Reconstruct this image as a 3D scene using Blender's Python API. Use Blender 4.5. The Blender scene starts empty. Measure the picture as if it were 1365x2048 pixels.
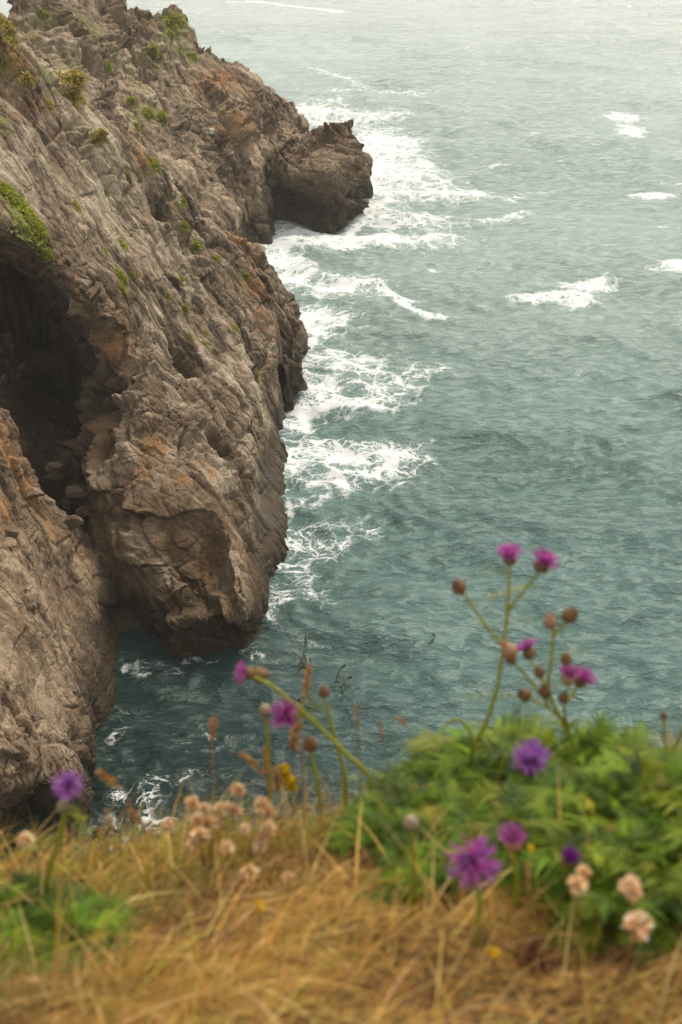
import bpy, math, random
import numpy as np
from mathutils import Vector

S = bpy.context.scene
COL = S.collection
R = math.radians

# ------------------------------------------------------------------ camera, sky, sun, exposure
CAM_H, PITCH, LENS = 30.0, 27.0, 50.0
cam_d = bpy.data.cameras.new('camera')
cam_d.sensor_fit = 'VERTICAL'
cam_d.sensor_height = 36.0
cam_d.lens = LENS
cam_d.clip_start, cam_d.clip_end = 0.05, 20000
cam_d.dof.use_dof = True
cam_d.dof.focus_distance = 75.0
cam_d.dof.aperture_fstop = 5.4
cam_d.dof.aperture_blades = 9
cam = bpy.data.objects.new('camera', cam_d)
COL.objects.link(cam)
cam.location = (0, 0, CAM_H)
cam.rotation_euler = (R(90 - PITCH), 0, 0)
S.camera = cam

SUN_EL, SUN_AZ = 58.0, 28.0            # azimuth clockwise from +Y (the view direction)
world = bpy.data.worlds.new('World')
S.world = world
world.use_nodes = True
wn = world.node_tree
wn.nodes.clear()
w_out = wn.nodes.new('ShaderNodeOutputWorld')
w_bg = wn.nodes.new('ShaderNodeBackground')
w_sky = wn.nodes.new('ShaderNodeTexSky')
w_sky.sky_type = 'NISHITA'
w_sky.sun_disc = False
w_sky.sun_elevation = R(SUN_EL)
w_sky.sun_rotation = R(SUN_AZ)
w_sky.air_density, w_sky.dust_density, w_sky.ozone_density = 1.0, 4.0, 1.0
w_hsv = wn.nodes.new('ShaderNodeHueSaturation')     # the sky is a grey overcast
w_hsv.inputs['Saturation'].default_value = 0.22
wn.links.new(w_sky.outputs[0], w_hsv.inputs['Color'])
w_deck = wn.nodes.new('ShaderNodeMix')               # the even white of the cloud deck
w_deck.data_type = 'RGBA'
w_deck.inputs[0].default_value = 0.6
w_deck.inputs[7].default_value = (6.6, 6.45, 6.15, 1)
wn.links.new(w_hsv.outputs[0], w_deck.inputs[6])
wn.links.new(w_deck.outputs[2], w_bg.inputs['Color'])
w_bg.inputs['Strength'].default_value = 0.085
wn.links.new(w_bg.outputs[0], w_out.inputs['Surface'])

sun_d = bpy.data.lights.new('sun', 'SUN')
sun_d.energy = 1.5
sun_d.angle = R(14)
sun_d.color = (1.0, 0.89, 0.74)
sun = bpy.data.objects.new('sun', sun_d)
COL.objects.link(sun)
sd = Vector((math.sin(R(SUN_AZ)) * math.cos(R(SUN_EL)), math.cos(R(SUN_AZ)) * math.cos(R(SUN_EL)), math.sin(R(SUN_EL))))
sun.rotation_euler = sd.to_track_quat('Z', 'Y').to_euler()
sun.location = (20, 10, 60)

S.view_settings.view_transform = 'Standard'
S.view_settings.look = 'None'
S.view_settings.gamma = 1
S.view_settings.exposure = 1.1
S.render.engine = 'CYCLES'
S.cycles.use_denoising = True
try:
    S.cycles.denoiser = 'OPENIMAGEDENOISE'
except Exception:
    pass
S.cycles.max_bounces = 6
S.cycles.diffuse_bounces = 3
S.cycles.glossy_bounces = 2
S.cycles.transmission_bounces = 3
S.cycles.volume_bounces = 1
S.cycles.caustics_reflective = False
S.cycles.caustics_refractive = False
HAZE = True

# ------------------------------------------------------------------ where a pixel of the photograph looks (1365 x 2048)
_p = R(PITCH)
_K = 18.0 / LENS
_F = np.array([0, math.cos(_p), -math.sin(_p)])
_U = np.array([0, math.sin(_p), math.cos(_p)])
_C = np.array([0, 0, CAM_H])
def ray(px, py):
    return _F + np.array([1., 0, 0]) * (px - 682.5) / 1024 * _K + _U * (1024 - py) / 1024 * _K
def W(px, py, Y):                       # the point of that ray at world distance Y
    d = ray(px, py)
    return _C + d * (Y / d[1])
def Wz(px, py, z=0.0):                  # the point of that ray at height z
    d = ray(px, py)
    return _C + d * ((z - CAM_H) / d[2])
def project(v):
    q = v - _C
    dep = q @ _F
    return 682.5 + q[:, 0] / dep / _K * 1024, 1024 - (q @ _U) / dep / _K * 1024, dep

# ------------------------------------------------------------------ helpers: tags and meshes
def tag(o, label=None, cat=None, group=None, kind=None):
    if label: o['label'] = label
    if cat: o['category'] = cat
    if group: o['group'] = group
    if kind: o['kind'] = kind
    return o

def empty(name, loc, label=None, cat=None, group=None):
    o = bpy.data.objects.new(name, None)
    o.empty_display_size = 0.05
    o.location = loc
    COL.objects.link(o)
    return tag(o, label, cat, group)

def mesh_np(name, verts, faces, mat, parent=None, smooth=True, attrs=None, origin=None):
    """faces: (n,4) or (n,3) int array. verts in world space; origin moves the object's origin."""
    verts = np.asarray(verts, np.float32)
    org = np.zeros(3)
    if parent is not None:
        org = np.array(parent.location)
    elif origin is not None:
        org = np.asarray(origin, float)
    me = bpy.data.meshes.new(name)
    faces = np.asarray(faces, np.int32)
    k = faces.shape[1]
    me.vertices.add(len(verts))
    me.vertices.foreach_set('co', (verts - org.astype(np.float32)).ravel())
    me.loops.add(faces.size)
    me.loops.foreach_set('vertex_index', faces.ravel())
    me.polygons.add(len(faces))
    me.polygons.foreach_set('loop_start', np.arange(0, faces.size, k, dtype=np.int32))
    me.polygons.foreach_set('use_smooth', np.full(len(faces), smooth))
    me.update(calc_edges=True)
    for an, av in (attrs or {}).items():
        av = np.asarray(av, np.float32)
        if av.ndim == 1:
            a = me.attributes.new(an, 'FLOAT', 'POINT')
            a.data.foreach_set('value', av)
        else:
            a = me.attributes.new(an, 'FLOAT_COLOR', 'POINT')
            c = np.ones((len(av), 4), np.float32); c[:, :3] = av[:, :3]
            a.data.foreach_set('color', c.ravel())
    if mat: me.materials.append(mat)
    o = bpy.data.objects.new(name, me)
    COL.objects.link(o)
    if parent is not None:
        o.parent = parent
    elif origin is not None:
        o.location = org
    return o

def grid_faces(nr, nc, wrap=False):
    i = np.arange(nr - 1)[:, None]
    j = np.arange(nc if wrap else nc - 1)[None, :]
    j2 = (j + 1) % nc
    return np.stack([i * nc + j, i * nc + j2, (i + 1) * nc + j2, (i + 1) * nc + j], -1).reshape(-1, 4)

# ------------------------------------------------------------------ helpers: noise in numpy
def _hash(ix, iy, iz, seed):
    h = (ix.astype(np.uint32) * np.uint32(374761393)) ^ (iy.astype(np.uint32) * np.uint32(668265263)) ^ (iz.astype(np.uint32) * np.uint32(2147483647 & 0x7fffffff)) ^ np.uint32((seed * 2654435761) & 0xffffffff)
    h = (h ^ (h >> np.uint32(13))) * np.uint32(1274126177)
    h = (h ^ (h >> np.uint32(16))) * np.uint32(2246822519)
    return h ^ (h >> np.uint32(13))
def _h01(h):
    return (h & np.uint32(0xffffff)).astype(np.float32) / np.float32(0x1000000)
def _remix(h, k):
    h = (h + np.uint32(k * 40503 + 7)) * np.uint32(2654435761)
    return h ^ (h >> np.uint32(15))

def vnoise(p, seed=0):
    p = np.asarray(p, np.float32)
    b = np.floor(p).astype(np.int32)
    f = p - b
    f = f * f * f * (f * (f * 6 - 15) + 10)
    out = 0
    for dx in (0, 1):
        wx = f[:, 0] if dx else 1 - f[:, 0]
        for dy in (0, 1):
            wy = wx * (f[:, 1] if dy else 1 - f[:, 1])
            for dz in (0, 1):
                wz = wy * (f[:, 2] if dz else 1 - f[:, 2])
                out = out + wz * _h01(_hash(b[:, 0] + dx, b[:, 1] + dy, b[:, 2] + dz, seed))
    return out * 2 - 1
def fbm(p, octs=4, seed=0, gain=0.5):
    s, a, o = 1.0, 1.0, 0
    for k in range(octs):
        o = o + a * vnoise(np.asarray(p) * s + k * 17.3, seed + k)
        s *= 2.03; a *= gain
    return o
def worley(p, seed=0, jitter=0.95):
    """F1, F2, vector to the nearest cell point, hash of that cell"""
    p = np.asarray(p, np.float32)
    b = np.floor(p).astype(np.int32)
    n = len(p)
    f1 = np.full(n, 9, np.float32); f2 = np.full(n, 9, np.float32)
    vec = np.zeros((n, 3), np.float32); hid = np.zeros(n, np.uint32)
    for dx in (-1, 0, 1):
        for dy in (-1, 0, 1):
            for dz in (-1, 0, 1):
                cx, cy, cz = b[:, 0] + dx, b[:, 1] + dy, b[:, 2] + dz
                h = _hash(cx, cy, cz, seed)
                j = np.stack([cx + 0.5 + jitter * (_h01(h) - .5), cy + 0.5 + jitter * (_h01(_remix(h, 1)) - .5), cz + 0.5 + jitter * (_h01(_remix(h, 2)) - .5)], -1).astype(np.float32)
                v = p - j
                d = np.sqrt((v * v).sum(1))
                m = d < f1
                f2 = np.where(m, f1, np.minimum(f2, d))
                f1 = np.where(m, d, f1)
                vec[m] = v[m]; hid[m] = h[m]
    return f1, f2, vec, hid
def sstep(a, b, x):
    t = np.clip((x - a) / (b - a), 0, 1)
    return t * t * (3 - 2 * t)

# ------------------------------------------------------------------ helpers: node materials
class NT:
    def __init__(self, name):
        self.m = bpy.data.materials.new(name)
        self.m.use_nodes = True
        self.t = self.m.node_tree
        self.t.nodes.clear()
        self.out = self.n('ShaderNodeOutputMaterial')
    def n(self, kind, **kw):
        nd = self.t.nodes.new(kind)
        for k, v in kw.items():
            if k in ('_in',):
                for a, b in v.items():
                    if hasattr(b, 'is_output') or hasattr(b, 'links'): self.t.links.new(b, nd.inputs[a])
                    else: nd.inputs[a].default_value = b
            else:
                setattr(nd, k, v)
        return nd
    def math(self, op, a, b=0.0, c=None, clamp=False):
        ins = {0: a, 1: b}
        if c is not None: ins[2] = c
        return self.n('ShaderNodeMath', operation=op, use_clamp=clamp, _in=ins).outputs[0]
    def ramp(self, x, a, b, lo=0.0, hi=1.0):
        return self.n('ShaderNodeMapRange', interpolation_type='SMOOTHSTEP', _in={'Value': x, 'From Min': a, 'From Max': b, 'To Min': lo, 'To Max': hi}).outputs[0]
    def mix(self, f, a, b):
        nd = self.n('ShaderNodeMix', data_type='RGBA')
        for i, v in ((0, f), (6, a), (7, b)):
            if hasattr(v, 'links'): self.t.links.new(v, nd.inputs[i])
            else: nd.inputs[i].default_value = v if i == 0 else (*v, 1)
        return nd.outputs[2]
    def noise(self, vec, scale, detail=4, rough=0.55, dist=0.0):
        return self.n('ShaderNodeTexNoise', _in={'Vector': vec, 'Scale': scale, 'Detail': detail, 'Roughness': rough, 'Distortion': dist}).outputs['Fac']
    def attr(self, name):
        return self.n('ShaderNodeAttribute', attribute_name=name)
    def principled(self, **kw):
        b = self.n('ShaderNodeBsdfPrincipled')
        for k, v in kw.items():
            k = k.replace('_', ' ')
            if hasattr(v, 'links'): self.t.links.new(v, b.inputs[k])
            else: b.inputs[k].default_value = v
        return b
    def done(self, shader):
        self.t.links.new(shader, self.out.inputs['Surface'])
        return self.m

def simple_mat(name, col, rough=0.7, var=0.25, scale=30.0, sss=0.0):
    """a plain procedural material: a colour mottled by object-space noise"""
    t = NT(name)
    tc = t.n('ShaderNodeTexCoord').outputs['Object']
    nz = t.noise(tc, scale, 3)
    c = t.mix(t.ramp(nz, 0.3, 0.7), tuple(x * (1 - var) for x in col), tuple(min(1, x * (1 + var)) for x in col))
    b = t.principled(Base_Color=c, Roughness=rough)
    return t.done(b.outputs[0])

def leaf_mat(name, rough=0.55, trans=0.35, gain=1.0):
    """thin leaves and blades coloured by their own vertex colour, part of the light passing through"""
    t = NT(name)
    c = t.attr('col').outputs['Color']
    b = t.principled(Base_Color=c, Roughness=rough, Specular_IOR_Level=0.25)
    tr = t.n('ShaderNodeBsdfTranslucent', _in={'Color': c})
    mx = t.n('ShaderNodeMixShader', _in={0: trans, 1: b.outputs[0], 2: tr.outputs[0]})
    return t.done(mx.outputs[0])

# ------------------------------------------------------------------ rock
def rock_material(name, base_dark, base_mid, base_light, streak_axes, warm=0.5):
    t = NT(name)
    pos = t.n('ShaderNodeNewGeometry').outputs['Position']
    # coordinates stretched along the strata
    s, tt, nn = streak_axes
    def dot(v): return t.n('ShaderNodeVectorMath', operation='DOT_PRODUCT', _in={0: pos, 1: tuple(v)}).outputs['Value']
    cmb = t.n('ShaderNodeCombineXYZ', _in={0: t.math('MULTIPLY', dot(s), 0.55), 1: dot(tt), 2: dot(nn)}).outputs[0]
    big = t.noise(pos, 0.16, 4, 0.6)
    med = t.noise(cmb, 0.9, 7, 0.68, 0.1)
    fine = t.noise(cmb, 5.0, 7, 0.72, 0.0)
    grit = t.noise(pos, 14.0, 4, 0.7)
    tone = t.attr('tone').outputs['Fac']
    f = t.math('ADD', t.math('MULTIPLY', med, 0.55), t.math('MULTIPLY', fine, 0.45))
    f = t.math('ADD', f, t.math('MULTIPLY', t.math('SUBTRACT', tone, 0.5), 0.40))
    f = t.math('ADD', f, t.math('MULTIPLY', t.math('SUBTRACT', big, 0.5), 0.75))
    c = t.mix(t.ramp(f, 0.30, 0.52), base_dark, base_mid)
    c = t.mix(t.ramp(f, 0.50, 0.74), c, base_light)
    # rusty staining
    rust = t.ramp(t.noise(cmb, 0.45, 5, 0.6, 0.6), 0.50, 0.72)
    c = t.mix(t.math('MULTIPLY', rust, warm), c, (0.155, 0.085, 0.038))
    br = t.attr('brown').outputs['Fac']
    c = t.mix(t.math('MULTIPLY', br, t.ramp(t.noise(pos, 0.7, 4), 0.3, 0.62, 0.15, 0.85)), c, (0.115, 0.068, 0.029))
    dm = t.attr('shade_stain').outputs['Fac']                 # the cave's shade painted into the colour, with its iron brown stain
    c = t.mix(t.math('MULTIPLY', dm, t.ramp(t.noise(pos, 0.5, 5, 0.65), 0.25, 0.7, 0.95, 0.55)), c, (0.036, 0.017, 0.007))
    # pale lichen specks
    sp = t.ramp(t.noise(pos, 7.0, 3, 0.7), 0.63, 0.72)
    spm = t.ramp(t.noise(pos, 0.35, 3), 0.48, 0.66)
    c = t.mix(t.math('MULTIPLY', t.math('MULTIPLY', sp, spm), 0.6), c, (0.42, 0.39, 0.33))
    # orange lichen (where it grows) and moss stain
    li = t.attr('lichen').outputs['Fac']
    lin = t.ramp(t.math('ADD', t.noise(pos, 3.2, 5, 0.7), t.math('MULTIPLY', li, 0.30)), 0.64, 0.80)
    c = t.mix(t.math('MULTIPLY', t.math('MULTIPLY', lin, t.ramp(li, 0.02, 0.4)), 0.8), c, (0.31, 0.15, 0.055))
    mo = t.attr('moss').outputs['Fac']
    mon = t.ramp(t.math('ADD', t.noise(pos, 4.5, 5, 0.75), t.math('MULTIPLY', mo, 0.34)), 0.70, 0.80)
    c = t.mix(t.math('MULTIPLY', mon, t.ramp(mo, 0.02, 0.3)), c, (0.17, 0.18, 0.03))
    # wet weedy band above the water
    z = t.n('ShaderNodeSeparateXYZ', _in={0: pos}).outputs[2]
    zz = t.math('ADD', z, t.math('MULTIPLY', t.math('SUBTRACT', t.noise(pos, 0.5, 4), 0.5), 2.2))
    wet = t.ramp(zz, 0.9, 3.0, 1.0, 0.0)
    c = t.mix(t.math('MULTIPLY', wet, 0.9), c, (0.034, 0.021, 0.008))
    gr = t.ramp(grit, 0.3, 0.7, 0.78, 1.22)
    c = t.n('ShaderNodeVectorMath', operation='SCALE', _in={0: c, 'Scale': gr}).outputs[0]
    rough = t.ramp(wet, 0.2, 1.0, 0.85, 0.62)
    # fine relief
    vor = t.n('ShaderNodeTexVoronoi', feature='DISTANCE_TO_EDGE', _in={'Vector': t.n('ShaderNodeVectorMath', operation='ADD', _in={0: cmb, 1: t.n('ShaderNodeTexNoise', _in={'Vector': cmb, 'Scale': 2.0, 'Detail': 4}).outputs['Color']}).outputs[0], 'Scale': 2.6}).outputs['Distance']
    vor2 = t.n('ShaderNodeTexVoronoi', feature='DISTANCE_TO_EDGE', _in={'Vector': t.n('ShaderNodeVectorMath', operation='ADD', _in={0: cmb, 1: t.n('ShaderNodeTexNoise', _in={'Vector': cmb, 'Scale': 0.8, 'Detail': 5}).outputs['Color']}).outputs[0], 'Scale': 0.85}).outputs['Distance']
    msk = t.ramp(t.noise(pos, 0.5, 3), 0.38, 0.58)
    crk = t.math('MULTIPLY', t.ramp(vor, 0.0, 0.06), 0.22)
    crk2 = t.math('MULTIPLY', t.math('MULTIPLY', t.ramp(vor2, 0.0, 0.035, 0.0, 1.0), msk), 0.6)
    c = t.mix(t.math('MULTIPLY', t.ramp(vor2, 0.0, 0.018, 0.35, 0.0), msk), c, (0.03, 0.022, 0.015))      # dark veins of the joints
    hgt = t.math('ADD', t.math('ADD', crk, crk2), t.math('ADD', t.math('MULTIPLY', fine, 0.7), t.math('MULTIPLY', grit, 0.3)))
    bmp = t.n('ShaderNodeBump', _in={'Strength': 0.8, 'Distance': 0.15, 'Height': hgt})
    b = t.principled(Base_Color=c, Roughness=rough, Specular_IOR_Level=0.25, Normal=bmp.outputs[0])
    return t.done(b.outputs[0])

def catmull(P, ns):
    """P (n,...,3) control points along axis 0, ns samples for each of the n-1 spans"""
    n = len(P)
    ext = np.concatenate([(2 * P[0] - P[1])[None], P, (2 * P[-1] - P[-2])[None]])
    out = []
    for k in range(n - 1):
        a, b, c, d = ext[k], ext[k + 1], ext[k + 2], ext[k + 3]
        ts = np.linspace(0, 1, ns[k] + (1 if k == n - 2 else 0), endpoint=(k == n - 2))
        for tv in ts:
            # tension-reduced tangents keep ledges crisp
            m1, m2 = (c - a) * 0.36, (d - b) * 0.36
            t2, t3 = tv * tv, tv ** 3
            out.append((2 * t3 - 3 * t2 + 1) * b + (t3 - 2 * t2 + tv) * m1 + (-2 * t3 + 3 * t2) * c + (t3 - t2) * m2)
    return np.array(out)

def gpt(e):
    if len(e) == 3 and e[2] > 6: return W(*e)
    return Wz(e[0], e[1], e[2] if len(e) > 2 else 0.0)

def frame_from(s, n):
    s = np.asarray(s, float); n = np.asarray(n, float)
    s /= np.linalg.norm(s)
    n = n - s * (n @ s); n /= np.linalg.norm(n)
    return np.stack([s, np.cross(n, s), n])

ROCK = []
def cliff(name, ctrl, nrow, ncol, frame, octs, mat, label, seed, big=0.5, lichen=(), moss=(), outward=None, amp=None, brick=(), bamp=None, octs2=(), amp2=None, ledge=(), frame2=None, camp=None, brown=None, shade_stain=None):
    """ctrl[row][col] control points; dense sheet wrapped over the crest, broken into tilted blocks along its strata"""
    P = np.array(ctrl, float)
    G = catmull(P, nrow)
    G = np.swapaxes(catmull(np.swapaxes(G, 0, 1), ncol), 0, 1)
    nr, nc = G.shape[:2]
    du = np.gradient(G, axis=1); dv = np.gradient(G, axis=0)
    N = np.cross(du, dv)
    N /= np.linalg.norm(N, axis=2, keepdims=True) + 1e-9
    # smooth the normals a lot so that steps go one way
    for ax in (0, 1):
        for _ in range(3):
            k = 9
            pad = [(0, 0)] * 3; pad[ax] = (k, k)
            c = np.cumsum(np.pad(N, pad, 'edge'), axis=ax)
            N = (np.take(c, range(2 * k, c.shape[ax]), ax) - np.take(c, range(0, c.shape[ax] - 2 * k), ax)) / (2 * k)
    N /= np.linalg.norm(N, axis=2, keepdims=True) + 1e-9
    if outward is not None and (N.reshape(-1, 3) @ np.asarray(outward, float)).mean() < 0: N = -N
    v = G.reshape(-1, 3); N = N.reshape(-1, 3)
    q = (v @ frame.T).astype(np.float32)
    warp = np.stack([fbm(v * 0.35, 3, seed + 50 + k) for k in range(3)], -1) * 0.22
    disp = big * fbm(v * 0.22, 4, seed)
    A = np.ones(len(v), np.float32)
    if amp is not None:                     # how broken each row of the sheet is
        mod = 0.25 + 1.1 * sstep(-0.45, 0.75, fbm(v * 0.2, 3, seed + 31))
        def per_row(a):
            a = np.interp(np.linspace(0, 1, len(nrow) + 1), np.linspace(0, 1, len(a)), a) if len(a) != len(nrow) + 1 else np.array(a, float)
            return np.repeat(catmull(a[:, None], nrow)[:, 0], nc).astype(np.float32)
        A = per_row(amp) * mod
        BA = per_row(bamp) * mod if bamp is not None else A
        A2 = per_row(amp2) * mod if amp2 is not None else None
    else:
        BA, A2 = A, None
    tone = np.full(len(v), 0.5, np.float32)
    # bedding: long courses along the strata, each cut by cross joints into blocks
    q2 = (v @ frame2.T).astype(np.float32) if frame2 is not None else None
    for k, (qb, Bk, (ls, lt, off, tilt, crack)) in enumerate([(q, BA, b) for b in brick] + [(q2, A2, b) for b in ledge]):
        tw = (qb[:, 1] + 0.55 * qb[:, 2]) / lt + 0.7 * fbm(v * 0.10 / lt ** .5, 2, seed + 300 + k) + 0.07 * fbm(v * (1.2 / lt), 2, seed + 320 + k)
        kt = np.floor(tw); ft = tw - kt
        hk = _hash(kt.astype(np.int32), np.zeros(len(v), np.int32), np.full(len(v), k, np.int32), seed + 7)
        sw = qb[:, 0] / ls + _h01(hk) * 5 + 0.25 * fbm(v * (0.7 / ls), 2, seed + 340 + k) + 0.35 * ft * (_h01(_remix(hk, 3)) - .5)
        ks = np.floor(sw); fs = sw - ks
        hb = _hash(kt.astype(np.int32), ks.astype(np.int32), np.full(len(v), k + 5, np.int32), seed + 9)
        e = np.minimum(np.minimum(ft, 1 - ft) * lt, np.minimum(fs, 1 - fs) * ls * (0.6 + 1.5 * _h01(_remix(hb, 4))))
        o1 = off * ((_h01(hb) - .5) * 1.3 + (_h01(hk) - .5) * 0.9)
        d = o1 + tilt * ((ft - .5) * (1.0 * _h01(_remix(hb, 1)) - .15) + (fs - .5) * (_h01(_remix(hb, 2)) - .5))
        cwid = 0.085 * lt ** .7
        d = d * sstep(-cwid * .3, cwid * .7, e) - crack * np.exp(-(e / cwid) ** 2) * (0.3 + _h01(_remix(hb, 6)))
        disp = disp + Bk * d
        tone = tone + 0.35 * (_h01(_remix(hb, 8)) - .5)
    sets = [(A, q, o) for o in octs] + [(A2, v.astype(np.float32), o) for o in octs2]
    for k, (Ak, qk, (sc, off, tilt, crack, cw)) in enumerate(sets):
        sel = np.abs(Ak) > 0.02
        if not sel.any(): continue
        f1, f2, vec, h = (np.zeros(len(v), np.float32), np.full(len(v), .5, np.float32), np.zeros((len(v), 3), np.float32), np.zeros(len(v), np.uint32))
        f1[sel], f2[sel], vec[sel], h[sel] = worley((qk[sel] + warp[sel]) / np.asarray(sc, np.float32), seed + 100 + k)
        rnd = _h01(h)
        tv = np.stack([_h01(_remix(h, 5)), _h01(_remix(h, 6)), _h01(_remix(h, 7))], -1) * 2 - 1
        edge = f2 - f1
        d = off * (rnd * 2 - 1) + tilt * (tv * vec).sum(1) * 1.6
        d = d * sstep(-0.02, 0.05, edge) - crack * np.exp(-(edge / cw) ** 2)
        disp = disp + np.where(sel, Ak * d, 0)
        if k >= 1: tone = tone + np.where(sel, 0.3 * (_h01(_remix(h, 9)) - 0.5), 0)
        warp = warp + (vnoise(v * 3.0, seed + k)[:, None] * 0.05)
    disp = disp + 0.03 * fbm(q * np.array([1.3, 2.4, 2.4]), 4, seed + 7, 0.55) + 0.02 * np.abs(fbm(v * 5, 3, seed + 8))
    wig = np.stack([fbm(v * 1.1, 3, seed + 400 + k) for k in range(3)], -1) * 0.04
    D2 = disp.reshape(nr, nc)                # round the breaks a little
    Dp = np.pad(D2, 1, 'edge')
    D2 = sum(Dp[i:i + nr, j:j + nc] * w for i, wi in enumerate((1, 2, 1)) for j, wj in enumerate((1, 2, 1)) for w in (wi * wj / 16.0,))
    if camp is not None: D2 = D2 * catmull(np.array(camp, float)[:, None], ncol)[None, :, 0]
    disp = D2.ravel()
    br = np.repeat(catmull(np.array(brown, float)[:, None], nrow)[:, 0], nc) if brown is not None else np.zeros(len(v))
    dm = np.outer(catmull(np.array(shade_stain[0], float)[:, None], nrow)[:, 0], catmull(np.array(shade_stain[1], float)[:, None], ncol)[:, 0]).ravel() if shade_stain is not None else np.zeros(len(v))
    v2 = v + N * disp[:, None] + wig
    li = np.zeros(len(v), np.float32); mo = np.zeros(len(v), np.float32)
    X, Yp, dep = project(v2)
    for dst, lst in ((li, lichen), (mo, moss)):
        for (px, py, rad, amt) in lst:
            m = (np.abs(X - px) < 8) & (np.abs(Yp - py) < 8)
            if not m.any(): continue
            idx = np.where(m)[0]; c = v2[idx[np.argmin(dep[idx])]]
            np.maximum(dst, amt * np.exp(-((v2 - c) ** 2).sum(1) / rad ** 2), out=dst)
    faces = grid_faces(nr, nc)
    o = mesh_np(name, v2, faces, mat, attrs={'tone': np.clip(tone, 0, 1), 'lichen': li, 'moss': mo, 'brown': br, 'shade_stain': dm}, origin=v2.mean(0) * np.array([1, 1, 0]))
    tag(o, label, 'cliff', kind='structure')
    ROCK.append((v2, N))
    return o

def back_rows(crest, dy, dz):
    """two rows that carry the sheet over the crest and down behind it"""
    c = np.array(crest)
    a = c.copy(); a[:, 1] += dy * 0.5; a[:, 2] = a[:, 2] * 0.75 - dz * 0.4
    b = c.copy(); b[:, 1] += dy; b[:, 2] = -2.5
    return [b, a]

# --- main headland: a dip slope that falls to the right, its broken front with the cave to the left
Bc = [  # column by column, from the crest down to the gully
    [(-190, -160, 62), (-190, 90, 58), (-190, 290, 55), (-190, 420, 53), (-190, 575, 80), (-190, 720, 68), (-190, 900, 57)],
    [(0, 34, 66), (0, 190, 61), (0, 340, 57), (0, 475, 53.0), (0, 565, 78), (0, 715, 68), (0, 900, 56)],
    [(130, 158, 68.5), (130, 300, 63), (120, 430, 58), (105, 545, 54.0), (112, 625, 74), (112, 780, 67), (110, 945, 56)],
    [(240, 258, 71), (235, 390, 65), (220, 520, 60), (205, 640, 55.5), (178, 725, 68), (164, 850, 66), (165, 965, 54.8)],
    [(330, 352, 74), (330, 500, 67), (310, 640, 61), (275, 745, 55), (230, 830, 53.5), (185, 960, 53), (178, 1070, 51)],
    [(420, 452, 76), (420, 600, 68), (390, 720, 62), (340, 835, 54), (285, 930, 51.0), (225, 1050, 50.3), (210, 1130, 49.8)],
    [(495, 540, 76), (485, 690, 68), (455, 810, 61), (420, 935, 52), (365, 1010, 49.4), (305, 1120, 48.5), (270, 1216, 48.9)],
    [(537, 580, 75), (525, 760, 68), (500, 890, 60), (465, 1065, 49.0), (435, 1135, 48.8), (372, 1192, 47.7), (316, 1264, 47.5)],
    [(553, 660, 73), (548, 830, 67), (530, 960, 60), (492, 1186, 2.7), (482, 1226, 2.1), (420, 1236, 1.9), (340, 1246, 1.6)],
    [(568, 822, -.3), (566, 950, -.3), (584, 1030, -.3), (560, 1130, -.3), (534, 1234, -.3), (485, 1308, -.3), (340, 1336, -.3)],
]
cols = [[gpt(e) for e in c] for c in Bc]
last = [p + np.array([0.1, -0.3, -2.2]) for p in cols[-1]]
cols.append(last)
rows = [list(r) for r in zip(*cols)]
rows = back_rows(rows[0], 9, 2) + rows
under = [p + np.array([0.0, 0.5, -3.0]) for p in rows[-1]]
rows.append(under)
frB = frame_from(W(400, 560, 70.5) - W(250, 300, 70.8), np.array([0.87, -0.12, 0.47]))
MATB = rock_material('rock_grey_brown', (0.062, 0.040, 0.022), (0.205, 0.150, 0.096), (0.43, 0.35, 0.25), frB, 0.45)
OCT_B = [((5.0, 2.6, 2.6), 0.45, 0.5, 0.2, 0.06), ((1.7, 0.9, 0.9), 0.10, 0.22, 0.10, 0.06), ((0.62, 0.36, 0.36), 0.025, 0.06, 0.03, 0.08), ((0.26, 0.15, 0.16), 0.02, 0.035, 0.015, 0.1)]
OCT_F = [((2.8, 2.4, 1.9), 0.40, 0.62, 0.16, 0.06), ((1.1, 1.0, 0.8), 0.11, 0.24, 0.09, 0.07), ((0.48, 0.45, 0.36), 0.03, 0.075, 0.03, 0.09)]
BRICK_B = [(24.0, 1.7, 0.30, 0.30, 0.75), (8.0, 2.4, 0.80, 0.65, 0.60), (2.6, 0.85, 0.22, 0.28, 0.42), (0.9, 0.34, 0.035, 0.08, 0.14)]
LICH = [(470, 470, 1.6, 1), (520, 560, 1.6, .8), (540, 640, 1.5, .7), (60, 170, 2.5, .6), (230, 700, 1.2, .9), (310, 880, 1.0, .9), (325, 895, .6, 1), (270, 940, .7, .8), (375, 950, .5, .8), (250, 620, 1., .6), (20, 520, 2.0, .6), (120, 560, 1.5, .6), (300, 740, .8, .5), (40, 130, 2, .8), (120, 260, 1.5, .5), (300, 330, 1.2, .8), (480, 800, 1.0, .5), (380, 640, 1.5, .45), (430, 930, .8, .7), (545, 1090, 1.0, .9), (565, 1020, .8, .6), (30, 620, 2.5, .7), (130, 800, 2, .4)]
MOSS = [(20, 60, 1.2, 1), (160, 180, 1.3, 1), (205, 270, .9, .8), (60, 440, 1.3, 1), (90, 490, .8, 1), (310, 325, .9, .7), (20, 240, 1.0, .7), (255, 545, .6, .8), (110, 150, 1.2, .8), (0, 130, 1.5, .8), (350, 400, .8, .8), (395, 490, .8, .8), (490, 545, .7, .8)]
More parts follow.
